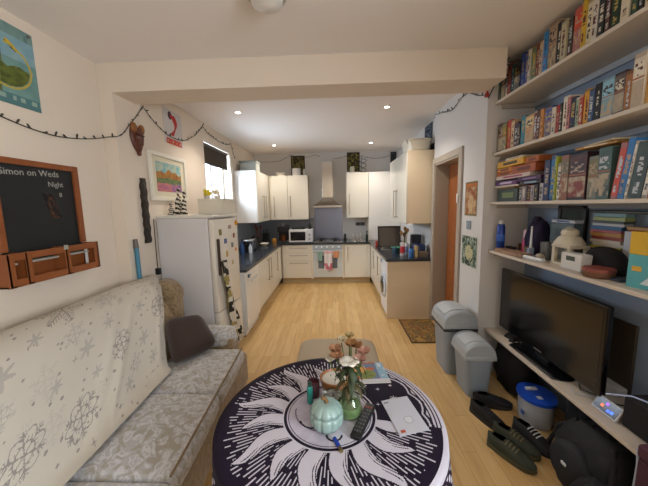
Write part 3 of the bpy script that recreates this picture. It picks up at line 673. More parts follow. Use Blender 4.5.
B().tube([(XL+.012, 2.79, 1.53), (XL+.012, 2.785, 1.3), (XL+.014, 2.78, 1.12), (XL+.016, 2.78, 1.04)], .004, 8).done('cord', BLACK, t); B().box(XL+.003, XL+.045, 2.75, 2.79, .98, 1.045, .005).done('plug', BLACK, t)
# bird poster on living wall
def bird(u, v):
    n = fbm(u*6, v*6, 1); bg = mixc(hx('#587f7d'), hx('#7fa39b'), n)
    if v < .14: return mixc(hx('#55787a'), hx('#7b988f'), vn(u*24, v*10, 2))
    if v > .86: return hx('#8fa79a') if (.885 < v < .935 and vn(u*30, 1, 3) > .4) else hx('#527a7c')
    cx, cy = .66, .52; r = math.hypot((u-cx), (v-cy)*1.0)
    if abs(r-.27) < .012 and (u > .66 or v > .6): return hx('#b9a545')
    x, y = u-.74, v-.26; x, y = x*.77+y*.64, -x*.64+y*.77
    if (x/.085)**2+(y/.03)**2 < 1: return hx('#c9a82a') if y < .01 else hx('#4a3f22')
    if v > .50+.12*(fbm(u*9, 3, 8)-.3) and u > .58 and r < .25: return mixc(hx('#2f3d1c'), hx('#77803a'), fbm(u*20, v*20, 7))
    if v > .62 and u <= .58: return mixc(hx('#3a4f2a'), hx('#8a8a4a'), fbm(u*16, v*16, 5))
    if u < .62 and abs(v-.42-.2*(u-.5)) < .10: return mixc(hx('#2a3c48'), hx('#7a8050'), fbm(u*14, v*14, 8))
    if v < .42: return mixc(hx('#5f8fa8'), hx('#9bb5b0'), n)
    return bg
wallpic('poster', 'teal nature poster with yellow ring above the chalkboard on the left wall', 'poster', 'x', XLa, 1.40, 1.915, 2.255, 2.72, bird, 110, 110, .003)
B().cyl((XLa+.001, 1.89, 2.7), (XLa+.008, 1.89, 2.7), .008).done('drawing_pin', M('#5b5148', .5), label='small pin at the top corner of the teal poster', cat='pin')
# chalkboard
t = thing('chalkboard', 'black chalkboard in an orange wooden frame with storage pockets below', 'chalkboard', (XLa, 1.85, 1.18))
X = XLa
B().box(X+.003, X+.012, 1.56, 2.08, 1.33, 1.92).done('slate', M('#15191b', .55, var=.2, scale=6), t)
b = B()
for a in ((1.545, 1.58, 1.395, 1.94), (2.065, 2.105, 1.395, 1.94)): b.box(X+.002, X+.028, a[0], a[1], a[2], a[3], .004)
b.box(X+.003, X+.0265, 1.57, 2.075, 1.902, 1.938, .003)
b.done('frame', ORANGEW, t)
b = B(); x1 = X+.10
b.box(X+.002, x1, 1.50, 2.12, 1.20, 1.212, .002).box(X+.002, X+.01, 1.50, 2.12, 1.20, 1.39)
for y in (1.50, 1.595, 1.85, 2.105): b.box(X+.002, x1, y, y+.014, 1.20, 1.39, .002)
b.box(x1-.011, x1-.001, 1.501, 2.119, 1.201, 1.245, .003).box(x1-.011, x1-.001, 1.501, 2.119, 1.35, 1.391, .003)
for y in (1.499, 1.595, 1.845, 2.081): b.box(x1-.012, x1, y, y+.04, 1.199, 1.393, .003)
b.done('pocket_shelf', ORANGEW, t)
B().box(X+.012, X+.05, 1.56, 2.09, 1.318, 1.33, .002).done('chalk_ledge', M('#a9a49a', .5), t)
B().box(x1, x1+.004, 1.84, 1.87, 1.37, 1.40, .004).done('clasp', M('#b9c0b4', .3, .6), t)
B().box(x1-.06, x1-.05, 2.06, 2.078, 1.22, 1.38, .002).done('chalk_stick', M('#d8d6d0', .7), t)
CH = M('#a3a49c', .9)
text_mesh('Simon on Weds', .056, (X+.0125, 1.60, 1.84), (0, 1, .035), (0, -.035, 1), CH, t, 'chalk_writing')
text_mesh('Night', .048, (X+.0125, 1.88, 1.785), (0, 1, .035), (0, -.035, 1), CH, t, 'chalk_writing')
text_mesh('8', .042, (X+.0125, 1.95, 1.72), (0, 1, 0), (0, 0, 1), CH, t, 'chalk_writing')
def smear(u, v): return mixc(hx('#15191b'), hx('#5b3a28'), max(0, min(1, (fbm(u*4, v*5, 3)-.42)*5*(1-abs(u-.5)*1.6))))
painted('chalk_drawing', lambda u, v: (X+.0124, 1.83+.07*u+.05*v, 1.74-.16*v), smear, 24, 34, PRINT, t)
# ------------------------------------------------------------------ string lights
def strand(name, label, pts, every, sz=.006):
    t = thing(name, label, 'string lights', pts[0]); P = [Vector(p) for p in pts]; dense = []
    for a, c in zip(P, P[1:]):
        L = (c-a).length; n = max(2, int(L/.04))
        for i in range(n):
            f = i/n; p = a.lerp(c, f); p.z -= .12*L*4*f*(1-f)*.25; dense.append(p)
    dense.append(P[-1]); B().tube(dense, .0035, 6).done('cable', M('#23251f', .6), t, smooth=True)
    src = None; acc = 0; k = 0
    for i in range(1, len(dense)):
        acc += (dense[i]-dense[i-1]).length
        if acc >= every:
            acc = 0; k += 1; p = dense[i]-ORG[t.name]
            if src is None:
                b = B(); o = ORG[t.name]; b.cyl(o, o+Vector((0, 0, .016)), sz*.6, n=8).ball(o+Vector((0, 0, .022)), (sz*.7, sz*.7, sz*1.5), 8, 6); src = b.done('bulb', M('#3b3a33', .35), t); c = src
            else:
                c = src.copy(); C.objects.link(c); c.parent = t
            c.location = p; c.rotation_euler = (R.uniform(-1.2, 1.2), R.uniform(-1., 1.), 0)
    return t
xl = XL+.012
strand('string_lights', 'dark string of fairy lights draped along the left wall over the mask', [(XLa+.012, 1.40, 2.24), (XLa+.012, 1.66, 2.165), (XLa+.012, 1.98, 2.13), (XLa+.014, 2.36, 2.20), (XLa+.05, 2.408, 2.22), (xl, 2.412, 2.222), (xl+.002, 2.47, 2.25), (xl, 2.57, 2.35), (xl, 2.79, 2.58), (xl, 2.94, 2.49), (xl, 3.18, 2.41), (xl, 3.49, 2.42), (xl, 3.80, 2.55), (xl, 4.06, 2.74), (xl, 4.2, 2.68), (xl, 4.9, 2.66), (xl, 5.14, 2.72), (xl, 5.3, 2.5)], .062, .009)
yb = YK-.012
strand('string_lights', 'dark string of fairy lights swagged along the back wall above the cabinets', [(-1.7, yb, 2.62), (-1.5, yb, 2.62), (-1.2, yb, 2.63), (-.95, yb, 2.75), (-.6, yb, 2.69), (-.4, yb, 2.75), (-.28, yb, 2.70)], .12, .005)
strand('string_lights', 'dark string of fairy lights on the back wall right of the hood', [(.0, yb, 2.65), (.3, yb, 2.70), (.62, yb, 2.69), (.9, yb, 2.63), (1.24, yb, 2.68)], .12, .005)
xr = XR-.012
strand('string_lights', 'twig-like string of fairy lights from the right wall corner to the bookshelf', [(xr, 4.0, 2.77), (xr, 3.75, 2.72), (xr, 3.42, 2.65), (xr, 3.22, 2.70), (xr, 3.05, 2.70), (xr, 2.82, 2.58), (xr, 2.66, 2.54)], .05, .008)
t = thing('twig_decoration', 'dark twig with a red tassel sticking up from the top bookshelf end', 'twig', (1.35, 2.55, 2.46))
B().tube([(1.33, 2.66, 2.50), (1.335, 2.60, 2.56), (1.34, 2.52, 2.60), (1.345, 2.47, 2.68), (1.36, 2.43, 2.72)], .005, 6).tube([(1.345, 2.47, 2.68), (1.37, 2.42, 2.66), (1.39, 2.36, 2.65)], .004, 6).done('branch', M('#3a2c22', .7), t, smooth=True)
B().lathe([(.002, .05), (.012, .035), (.022, 0), (.001, 0)], (1.325, 2.675, 2.52), 12).done('tassel', M('#a83a33', .7), t, smooth=True)
# ------------------------------------------------------------------ pictures and switch on the door wall
def fire(u, v):
    e = min(u, 1-u, v, 1-v)
    if e < .05: return hx('#7a6a45')
    return mixc(hx('#8f5434'), hx('#c2a57c'), max(0, min(1, (fbm(u*5, v*6, 4)-.35)*3))) if v > .16 else mixc(hx('#8e6a40'), hx('#c96a38'), vn(u*9, v*20, 2))
wallpic('poster', 'small orange and cream poster on the wall beside the door', 'poster', 'x', XR, 2.80, 3.05, 1.495, 1.825, fire, 40, 56, -.003)
def leaves(u, v):
    if min(u, 1-u, v, 1-v) < .03: return hx('#c9c9bd')
    if (u-.5)**2+(v-.55)**2 < .06 and vn(u*9, v*8, 6) > .35: return hx('#b9b48c')
    n = fbm(u*6, v*6, 9); return hx('#2d3a34') if n < .4 else (hx('#66786a') if n < .55 else (hx('#a9b0a0') if n < .63 else hx('#4b5a44')))
wallpic('poster', 'grey green botanical poster on the right wall above the bins', 'poster', 'x', XR, 2.75, 3.09, .985, 1.30, leaves, 60, 60, -.003)
t = thing('light_switch', 'small grey blue switch plate between the two posters beside the door', 'switch', (XR, 2.95, 1.36))
B().box(XR-.01, XR-.001, 2.90, 2.99, 1.36, 1.445, .003).done('plate', M('#8795a0', .5), t); B().box(XR-.016, XR-.01, 2.93, 2.96, 1.385, 1.42, .002).done('rocker', M('#9aa6ae', .4), t)
B().box(XR-.036, XR-.023, 3.16, 3.19, 1.62, 1.72, .003).done('door_hook', M('#e9e7e2', .4), label='white hook plate on the door frame', cat='hook')
# ------------------------------------------------------------------ ceiling lights
def spot(x, y, label, r=.04):
    t = thing('ceiling_spotlight', label, 'spotlight', (x, y, ZC-.02), group='recessed kitchen spotlights')
    B().lathe([(r, 0), (r, -.006), (r-.012, -.008), (r-.014, -.001)], (x, y, ZC-.0005), 28).done('bezel', M('#d8d4cc', .4), t, smooth=True)
    B().lathe([(r-.013, -.001), (r-.013, -.005), (.001, -.006)], (x, y, ZC-.0005), 24).done('lamp', M('#fff0d8', .4, emit=30.), t, smooth=True)
    l = bpy.data.lights.new('spot_beam', 'SPOT'); l.energy = 44; l.color = (1, .90, .79); l.spot_size = 2.3; l.spot_blend = .7; l.shadow_soft_size = .04
    o = bpy.data.objects.new('spot_beam', l); C.objects.link(o); o.location = (x, y, ZC-.02)
spot(-1.161, 3.71, 'lit recessed spotlight in the kitchen ceiling nearest the window wall'); spot(.653, 3.69, 'lit recessed spotlight in the kitchen ceiling nearest the door')
spot(-1.12, 5.68, 'lit recessed spotlight over the back left corner of the kitchen'); spot(.717, 5.70, 'lit recessed spotlight over the back right corner of the kitchen')
t = thing('ceiling_light', 'round white flush ceiling light over the dining table', 'ceiling light', (-.35, 1.80, ZC-.09))
B().lathe([(.10, 0), (.11, -.02), (.105, -.03)], (-.35, 1.74, ZC-.0005), 32).done('base_plate', M('#b9b4ac', .4), t, smooth=True)
B().lathe([(.09, -.03), (.085, -.06), (.05, -.08), (.001, -.085)], (-.35, 1.74, ZC-.0005), 32).done('diffuser', M('#dedad4', .3), t, smooth=True)
# ------------------------------------------------------------------ right alcove shelves
def shelf(z0, z1, y0, y1, label, xf=1.402):
    t = thing('wall_shelf', label, 'shelf', ((xf+XA)/2, (y0+y1)/2, z0))
    B().box(xf, XA-.002, y0, y1, z0, z1, .003).done('board', SHELFM, t)
    b = B().box(xf+.06, XA-.002, y1-.016, y1, z0-.035, z0).done('batten', M('#b3aaa0', .6), t)
    B().box(XA-.022, XA-.002, y0, y1-.017, z0-.035, z0).done('batten', M('#aab0ba', .6), t)
YS = 2.686
shelf(2.453, 2.475, .2, YS, 'topmost white shelf in the alcove, full of upright books')
shelf(2.024, 2.046, .2, YS, 'second white shelf from the top, full of upright books')
shelf(1.602, 1.624, .2, YS, 'third white shelf from the top with game boxes and large books')
shelf(1.168, 1.190, .9, YS, 'white shelf over the television, cluttered with ornaments and tins')
shelf(.421, .445, 1.27, YS, 'lowest white shelf that carries the television')
CN = {}
def cname(h):
    r, g, b = [int(h[i:i+2], 16) for i in (1, 3, 5)]; mx, mn = max(r, g, b), min(r, g, b); l = (mx+mn)/2; s = mx-mn
    if s < 22: base = 'black' if l < 45 else 'charcoal' if l < 80 else 'grey' if l < 150 else 'pale grey' if l < 195 else 'white'; return base
    if mx == r:
        if g-b > 40 and g > .72*r: c = 'yellow' if s > 90 else ('cream' if l > 150 else 'olive')
        elif g > .55*r and s > 60 and l > 90: c = 'orange' if s > 110 else 'tan'
        elif s > 90: c = 'red' if g < .42*r else 'orange'
        elif l > 165: c = 'cream'
        elif l > 110: c = 'beige'
        else: c = 'maroon' if b >= g*.85 and g < 60 else 'brown'
    elif mx == g: c = 'green'
    else: c = 'teal' if g > .72*b and s > 60 and r < .6*b else 'blue'
    if c in ('green', 'blue', 'red', 'teal', 'brown'): c = ('dark ' if l < 65 else 'light ' if l > 150 else '')+c
    return c
PRINT2 = mat_paint(.45, 'book_print', .4)
def hash_s(s): return sum((i+1)*ord(c) for i, c in enumerate(s))
used = set()
def uniq(l):
    k = l; i = 0
    ext = ['slim', 'thick', 'short', 'tall']
    while k in used: k = ext[i % 4]+' '+l if i < 4 else l+' '+str(i); i += 1
    used.add(k); return k
def one_book(y0, y1, h, z, col, label, group, depth=.15, x0=1.425, lean=0., accent=None, pic=False):
    w = y1-y0; t = thing('book', label, 'book', (x0+depth/2, (y0+y1)/2, z), 0, group)
    rot = (Vector((x0, (y0+y1)/2, z)), 'X', lean) if lean else None
    e = .0025; m = M(col, .45, var=.12, scale=25)
    b = B(); b.box(x0, x0+.004, y0, y1, z+.0005, z+h, .001, rot=rot).box(x0+.003, x0+depth, y0, y0+e, z+.0005, z+h, rot=rot).box(x0+.003, x0+depth, y1-e, y1, z+.0005, z+h, rot=rot); b.done('cover', m, t)
    B().box(x0+.0045, x0+depth-.004, y0+e+.0002, y1-e-.0002, z+.003, z+h-.004, rot=rot).done('pages', M('#d5c8a8', .8), t)
    if w > .009:
        seed = (hash_s(label) % 977)+1; base = hx(col); ac = hx(accent or (R.choice(['#cfc7b2', '#b39a4c', '#b9bcc0', '#a8907c']) if sum(base) < .8 else R.choice(['#26262a', '#5a2a26', '#30405c', '#3a3a38'])))
        s1, s2, s3 = hsh(seed, 1), hsh(seed, 2), hsh(seed, 3); tint = mixc(base, hx(R.choice(['#2a2624', '#8a6a48', '#6a7a80', '#a0402e', '#c8bfa8'])), .55)
        nu, nv = max(4, int(w/.006)), 34
        def sp(u, v):
            if v < .05+.04*s1 or v > .94: return tint if s2 > .4 else base
            if pic:
                if .18 < v < .42 and .12 < u < .88: return ac if vn(u*5, v*34, seed) > .52 else base
                if .45 < v < .47: return hx('#9a5a34')
                if v > .5: return mixc(tint, hx('#b3a184'), max(0, min(1, (fbm(u*3.5, v*9, seed)-.4)*4)))
                return mixc(base, tint, fbm(u*4, v*7, seed)*.6)
            if .16+.1*s1 < v < .55+.2*s2 and .25 < u < .75: return ac if vn(u*3+9, v*46, seed) > .42 else base
            if .68+.1*s3 < v < .84+.06*s1 and .3 < u < .72: return ac if vn(u*3, v*60, seed) > .5 else tint
            if s3 > .6 and .60 < v < .66: return tint
            return mixc(base, tint, .25*vn(u*2, v*5, seed))
        def pos(u, v):
            P = Vector((x0-.0006, y0+.0006+(w-.0012)*u, z+.001+(h-.002)*(1-v)))
            if rot: P = rot[0]+Matrix.Rotation(rot[2], 3, 'X') @ (P-rot[0])
            return P
        painted('spine_print', pos, sp, nu, nv, PRINT2, t)
    return t
def row(data, z, shelf_name, group, hmin=.0):
    n = len(data)
    for i, (y0, y1, h, c) in enumerate(data):
        p = cname(data[i-1][3]) if i else 'pier wall'; q = cname(data[i+1][3]) if i < n-1 else 'near end'
        me_ = cname(c); fat = 'thick' if y1-y0 > .05 else 'thin' if y1-y0 < .03 else ''
        l = f"{fat} {me_} {'disc case' if 'under' in shelf_name else 'book on the '+shelf_name}, between {'the '+p if not i else p} and {q if i < n-1 else 'the '+q}".strip()
        if 'under' in shelf_name: l += ' under the games'
        one_book(y0+.0008, y1-.0008, max(h, hmin) if h > .02 else .2, z+.0005, c, uniq(l), group, depth=R.uniform(.12, .17), x0=1.422+R.uniform(0, .012), lean=0, pic=(y1-y0 > .055))
S1= [(2.658, 2.739, 0.165, '#2f5a50'), (2.594, 2.651, 0.213, '#1c2a22'), (2.557, 2.591, 0.227, '#c9bca4'), (2.509, 2.555, 0.241, '#8a2e2a'), (2.468, 2.509, 0.221, '#27545a'), (2.4, 2.468, 0.21, '#241f1e'), (2.355, 2.397, 0.243, '#2f4a8f'), (2.304, 2.351, 0.223, '#35529a'), (2.282, 2.304, 0.229, '#c9c4b8'), (2.227, 2.279, 0.234, '#5d7f66'), (2.188, 2.224, 0.227, '#6e2f2a'), (2.159, 2.185, 0.221, '#d1b79c'), (2.116, 2.157, 0.26, '#2b86c4'), (2.043, 2.112, 0.284, '#b09a86'), (2.002, 2.04, 0.251, '#232830'), (1.952, 1.997, 0.235, '#b9b092'), (1.917, 1.95, 0.225, '#3b3d37'), (1.848, 1.911, 0.256, '#d0482c'), (1.81, 1.843, 0.257, '#c9a62c'), (1.777, 1.81, 0.241, '#d7c9a8'), (1.739, 1.775, 0.225, '#cfc8bb'), (1.699, 1.734, 0.206, '#1b1d1d'), (1.67, 1.698, 0.188, '#4a1f22'), (1.619, 1.667, 0.17, '#1d3a2c'), (1.568, 1.612, 0.146, '#d3c8b0'), (1.533, 1.564, 0.124, '#2e4a34'), (1.508, 1.531, 0.11, '#22201f'), (1.47, 1.505, 0.099, '#cdbfa2'), (1.439, 1.468, 0.076, '#7c3a2c'), (1.4, 1.435, 0.051, '#2f4a7a')]
S2= [(2.59, 2.666, 0.233, '#4a3420'), (2.532, 2.59, 0.223, '#8f7a2a'), (2.483, 2.532, 0.232, '#b23a2e'), (2.437, 2.483, 0.219, '#d2b48a'), (2.386, 2.437, 0.19, '#3b3548'), (2.349, 2.386, 0.171, '#2a2a30'), (2.291, 2.343, 0.207, '#2f7f95'), (2.203, 2.291, 0.193, '#d6c08a'), (2.167, 2.203, 0.202, '#6a2226'), (2.132, 2.167, 0.191, '#4a2e20'), (2.103, 2.132, 0.194, '#c98a4a'), (2.029, 2.098, 0.19, '#31509c'), (1.994, 2.025, 0.173, '#cfc4b0'), (1.969, 1.994, 0.176, '#a82e34'), (1.948, 1.969, 0.18, '#1e2220'), (1.905, 1.944, 0.209, '#d8d0c0'), (1.882, 1.905, 0.192, '#c07a7a'), (1.845, 1.882, 0.182, '#27304e'), (1.82, 1.845, 0.155, '#8fa486'), (1.792, 1.82, 0.151, '#a8382c'), (1.749, 1.789, 0.191, '#d89c2c'), (1.717, 1.749, 0.178, '#3e587c'), (1.678, 1.717, 0.194, '#15181a'), (1.613, 1.678, 0.198, '#8fc0d4'), (1.555, 1.613, 0.201, '#3a3038'), (1.516, 1.555, 0.189, '#a06a3c'), (1.457, 1.514, 0.245, '#e2d9c6'), (1.419, 1.457, 0.25, '#c79a4a'), (1.379, 1.415, 0.169, '#a23428'), (1.334, 1.375, 0.15, '#2a3a5c')]
S3= [(2.283, 2.319, 0.108, '#24222a'), (2.236, 2.283, 0.112, '#8a8a90'), (2.192, 2.236, 0.116, '#1e1d22'), (2.149, 2.192, 0.113, '#a0989a'), (2.108, 2.149, 0.117, '#2a262c'), (2.073, 2.108, 0.121, '#b8b4b8'), (2.017, 2.069, 0.269, '#1c2f5a'), (1.967, 2.012, 0.292, '#2b6fae'), (1.95, 1.966, 0.28, '#a9b23a'), (1.916, 1.948, 0.233, '#ddd5c4'), (1.852, 1.916, 0.274, '#6d6a4e'), (1.723, 1.845, 0.268, '#2e1c24'), (1.659, 1.72, 0.236, '#7c7444'), (1.578, 1.653, 0.269, '#43605c')]
S1 = [(a, b_, max(h, .165 if i < 1 else .21) if i < 19 else .21+.03*hsh(i), c) for i, (a, b_, h, c) in enumerate(S1)]
S2 = [(a, b_, max(h, .17) if i < 28 else .22, c) for i, (a, b_, h, c) in enumerate(S2)]
row(S1, 2.475, 'topmost shelf', 'books on the topmost shelf')
row(S2, 2.046, 'second shelf', 'books on the second shelf')
row(S3[:6], 1.624, 'third shelf under the game boxes', 'cases under the game boxes')
row(S3[6:], 1.624, 'third shelf', 'large books on the third shelf')
# pictures on some covers of shelf 3 books (facing out spines)
for (y0, y1, h, c, lean, lb) in ((1.535, 1.567, .275, '#c9472e', .12, 'orange red book leaning on the third shelf right of the grey green one'), (1.500, 1.532, .29, '#2f78b8', .12, 'bright blue book leaning on the third shelf beside the orange red one'),
                               (1.484, 1.497, .27, '#dcd7cc', .12, 'thin white leaning book on the third shelf next to the bright blue one'), (1.418, 1.480, .26, '#31423f', .12, 'thick dark green leaning book on the third shelf'),
                               (1.392, 1.414, .25, '#e0dcd0', .12, 'white leaning book on the third shelf before the large red one'), (1.335, 1.388, .26, '#b8452e', .12, 'large red book at the near end of the third shelf')):
    one_book(y0, y1, h, 1.6245, c, lb, 'leaning books on the third shelf', lean=lean, depth=.16)
# game boxes lying flat on the raised white board
def flat(name, y0, y1, x0, x1, z0, z1, col, label, cat, mat2=None, ang=0.):
    c = Vector(((x0+x1)/2, (y0+y1)/2, z0)); rot = (c, 'Z', ang) if ang else None
    t = thing(name, label, cat, c)
    B().box(x0, x1, y0, y1, z0+.0005, z1-.0005, .003, rot=rot).done('box_body', M(col, .5, var=.15, scale=18), t)
    B().box(x0-.0012, x0+.0003, y0+(y1-y0)*.2, y0+(y1-y0)*.75, z0+(z1-z0)*.3, z0+(z1-z0)*.72, rot=rot).done('side_print', M(mat2 or '#e4d8b4', .5), t)
B().box(1.42, 1.62, 2.335, 2.66, 1.7455, 1.758, .002).done('riser_board', SHELFM, label='small white board bridging the boxes at the left end of the third shelf', cat='board')
flat('game_box', 2.36, 2.64, 1.44, 1.62, 1.6245, 1.728, '#33413a', 'dark green box under the small white board on the third shelf', 'box', '#6a7a4a')
B().box(1.44, 1.6, 2.40, 2.62, 1.7285, 1.745, .002).done('book', M('#7a5a34', .6), label='flat brown book squeezed under the small white board', cat='book')
flat('game_box', 2.09, 2.33, 1.43, 1.6, 1.747, 1.775, '#251f2a', 'dark flat box resting on the disc cases on the third shelf', 'box', '#8aa4bc')
flat('game_box', 2.36, 2.66, 1.425, 1.62, 1.7595, 1.795, '#5a2f66', 'purple game box on the small white board', 'box', '#c9b4cf')
flat('game_box', 2.10, 2.355, 1.43, 1.62, 1.776, 1.805, '#4a2a55', 'dark purple box lying right of the lettered purple one', 'box', '#8a6a98')
flat('game_box', 2.20, 2.64, 1.42, 1.60, 1.8065, 1.838, '#c9b7ae', 'cream and pink long game box in the stack', 'box', '#a23a5c')
flat('game_box', 2.44, 2.66, 1.435, 1.62, 1.839, 1.868, '#b5622a', 'rust orange game box low in the stack on the third shelf', 'box', '#5a2f1a')
flat('game_box', 2.16, 2.435, 1.43, 1.62, 1.839, 1.90, '#a6542a', 'tall rust brown game box at the right of the stack', 'box', '#6a2f1a')
flat('game_box', 2.44, 2.65, 1.43, 1.62, 1.869, 1.905, '#c57a2c', 'amber game box under the bright yellow one', 'box', '#5a3218')
flat('game_box', 2.29, 2.63, 1.42, 1.62, 1.906, 1.956, '#d9a42e', 'bright yellow game box with dark lettering near the top of the stack', 'box', '#4a3a1c')
flat('game_box', 2.14, 2.285, 1.435, 1.62, 1.902, 1.945, '#b0602c', 'orange brown box right of the bright yellow one', 'box', '#7a3a1a')
flat('game_box', 2.33, 2.55, 1.44, 1.60, 1.957, 1.978, '#d8cfbc', 'pale flat box on top of the game stack', 'box', '#a89a80')
# open book / flat books lying over the upright ones
flat('book', 1.60, 1.83, 1.44, 1.58, 1.911, 1.925, '#b98a4a', 'thin tan paperback lying flat across the upright books on the third shelf', 'book', '#e0d4b4', .12)
flat('book', 1.585, 1.80, 1.45, 1.60, 1.926, 1.937, '#cdbb94', 'pale open book lying on top of the tan paperback', 'book', '#e0d4b4', -.15)
# cover faces on the two big books
def faceprint(y0, y1, z0, z1, fn, parent_label):
    pass
# ------------------------------------------------------------------ shelf over the television
Z4 = 1.1905
t = jar('spray_can', 1.47, 2.61, Z4-.001, [(.03, 0), (.033, .006), (.033, .215), (.026, .235), (.024, .24)], M('#1d3f92', .25, .3), 'blue aerosol can at the far end of the shelf over the television', 'spray can', ([(.018, .24), (.018, .265), (.008, .272), (.001, .272)], M('#d3d0cc', .4)))
B().lathe([(.0335, .09), (.0338, .091), (.0338, .15), (.0335, .151)], (1.47, 2.61, Z4), 24).done('label_band', M('#2f5fb8', .4), t, smooth=True)
flat('wooden_box', 2.24, 2.58, 1.415, 1.50, Z4, Z4+.035, '#8f6f58', 'flat reddish brown wooden box at the front of the cluttered shelf', 'box', '#a88468', .05)
jar('bottle', 1.60, 2.47, Z4, [(.026, 0), (.028, .01), (.026, .11), (.018, .13)], M('#c93a6e', .3), 'pink bottle with pale cap on the cluttered shelf', 'bottle', ([(.02, .13), (.022, .185), (.012, .2), (.001, .2)], M('#d9b8c4', .4)))
def blob(name, c, r, mat, label, cat, seed=1, amp=.25, u=28, v=18):
    def f(a, e):
        th = a*2*PI; ph = (e-.5)*PI; n = 1+amp*(fbm(3+2*math.cos(th)*math.cos(ph)+seed, 3+2*math.sin(th)*math.cos(ph)+1.5*math.sin(ph), seed)-.5)*2
        z = math.sin(ph); z = z if z > -.75 else -.75
        return Vector((c[0]+r[0]*n*math.cos(th)*math.cos(ph), c[1]+r[1]*n*math.sin(th)*math.cos(ph), c[2]+r[2]*.75+r[2]*z*(n if z > -.7 else 1)))
    b = B().grid(f, u, v, True); bmesh.ops.remove_doubles(b.bm, verts=b.bm.verts, dist=.0005)
    if label: return b.done(name, mat, smooth='all', label=label, cat=cat)
    return b
blob('folded_scarf', (1.64, 2.40, Z4), (.075, .10, .165), M('#231c3c', .85, bump=.4, scale=30), 'dark navy and purple bundle of cloth at the back of the cluttered shelf', 'cloth', 4, .3)
t = thing('glasses_case', 'black glasses case lying behind the reddish brown box on the cluttered shelf', 'case', (1.54, 2.57, Z4))
B().box(1.515, 1.565, 2.525, 2.62, Z4, Z4+.022, .009, 3).done('case_base', BLACKM, t, smooth=True); B().box(1.515, 1.565, 2.525, 2.62, Z4+.0225, Z4+.045, .009, 3).done('case_lid', BLACKM, t, smooth=True)
B().box(1.655, 1.72, 2.53, 2.66, Z4, Z4+.06, .006).done('wooden_box', M('#6a3f26', .5), label='small dark orange-brown box at the back of the shelf by the blue can', cat='box')
t = thing('brush', 'white handled brush standing in the clutter before the navy cloth bundle', 'brush', (1.52, 2.29, Z4))
B().cyl((1.515, 2.28, Z4+.07), (1.53, 2.30, Z4+.24), .009, .006, 10).done('brush_handle', M('#dcdde2', .4), t, smooth=True); B().box(1.495, 1.535, 2.262, 2.298, Z4, Z4+.075, .008).done('bristles', M('#8a94a8', .8), t)
jar('candle_holder', 1.55, 2.36, Z4, [(.03, 0), (.02, .012), (.03, .03), (.036, .07), (.032, .07), (.001, .03)], M('#8d7a62', .3), 'small brown glass candle holder between the bottle and the brush', 'candle holder')
jar('glass_tumbler', 1.57, 2.19, Z4, [(.034, 0), (.036, .01), (.038, .13), (.034, .13), (.032, .012), (.001, .012)], M('#7d8083', .15, .5), 'grey metallic tumbler on the cluttered shelf', 'tumbler')
b = B().ball((1.50, 2.15, Z4+.026), (.03, .036, .026), 16, 12); b.done('pebble', M('#a59a88', .7), smooth='all', label='round beige pebble before the grey tumbler', cat='pebble')
t = thing('games_controller', 'white handheld controller lying at the front of the cluttered shelf', 'controller', (1.47, 2.17, Z4))
B().box(1.44, 1.475, 2.06, 2.27, Z4, Z4+.028, .012, 3, rot=(Vector((1.46, 2.165, Z4)), 'Z', .12)).done('shell', M('#cfcfd0', .3), t)
b = B().cyl((1.455, 2.21, Z4+.028), (1.455, 2.21, Z4+.034), .006, n=12); b.done('button', M('#5a5f66', .4), t)
B().cyl((1.46, 2.14, Z4+.028), (1.46, 2.14, Z4+.034), .006, n=12).done('button', M('#5a5f66', .4), t)
t = thing('framed_photo', 'dark framed photo leaning at the back of the cluttered shelf', 'photo frame', (1.72, 2.17, Z4))
def ph(u, v): return hx('#8a9188') if (u-.7)**2+(v-.55)**2 < .05 else mixc(hx('#2b322f'), hx('#4a544c'), fbm(u*5, v*5, 3))
b = B()
for a in ((2.05, 2.075, Z4, 1.585), (2.275, 2.30, Z4, 1.585), (2.05, 2.30, Z4, Z4+.025), (2.05, 2.30, 1.56, 1.585)): b.box(1.715, 1.735, a[0], a[1], a[2], a[3], .002)
b.done('frame', M('#26221f', .5), t); painted('photo', lambda u, v: (1.724, 2.06+.23*u, 1.57-(1.57-Z4-.012)*v), ph, 24, 30, PRINT, t)
flat('storage_box', 2.05, 2.27, 1.645, 1.71, Z4, Z4+.13, '#8d918c', 'pale grey box behind the white lantern', 'box', '#b0b4b0')
flat('storage_box', 2.05, 2.27, 1.645, 1.71, Z4+.131, Z4+.27, '#5c6c72', 'slate blue-grey box stacked behind the white lantern', 'box', '#4a5860')
flat('book', 2.05, 2.26, 1.645, 1.71, Z4+.271, Z4+.295, '#c9cdd6', 'pale blue and white book lying on the slate grey box', 'book', '#3a5a9a')
# lantern
t = thing('lantern', 'cream ceramic lantern house with domed roof on the cluttered shelf', 'lantern', (1.57, 1.98, Z4))
b = B()
for (x, y) in ((1.52, 1.91), (1.52, 2.04), (1.62, 1.91), (1.62, 2.04)): b.box(x-.012, x+.012, y-.012, y+.012, Z4+.015, Z4+.13, .003)
b.box(1.505, 1.635, 1.895, 2.055, Z4, Z4+.018, .004).box(1.505, 1.635, 1.895, 2.055, Z4+.12, Z4+.14, .004); b.done('lantern_body', M('#d2c9b4', .5), t)
B().lathe([(.085, .14), (.085, .15), (.06, .19), (.045, .20), (.05, .215), (.045, .235), (.02, .25), (.001, .252)], (1.57, 1.985, Z4), 28).done('roof', M('#d6ceba', .5), t, smooth=True)
B().cyl((1.57, 1.975, Z4+.018), (1.57, 1.975, Z4+.09), .03).done('candle', M('#c9a86a', .5), t, smooth=True)
t = thing('digital_clock', 'white box-shaped digital clock with a small grey display', 'clock', (1.50, 1.83, Z4))
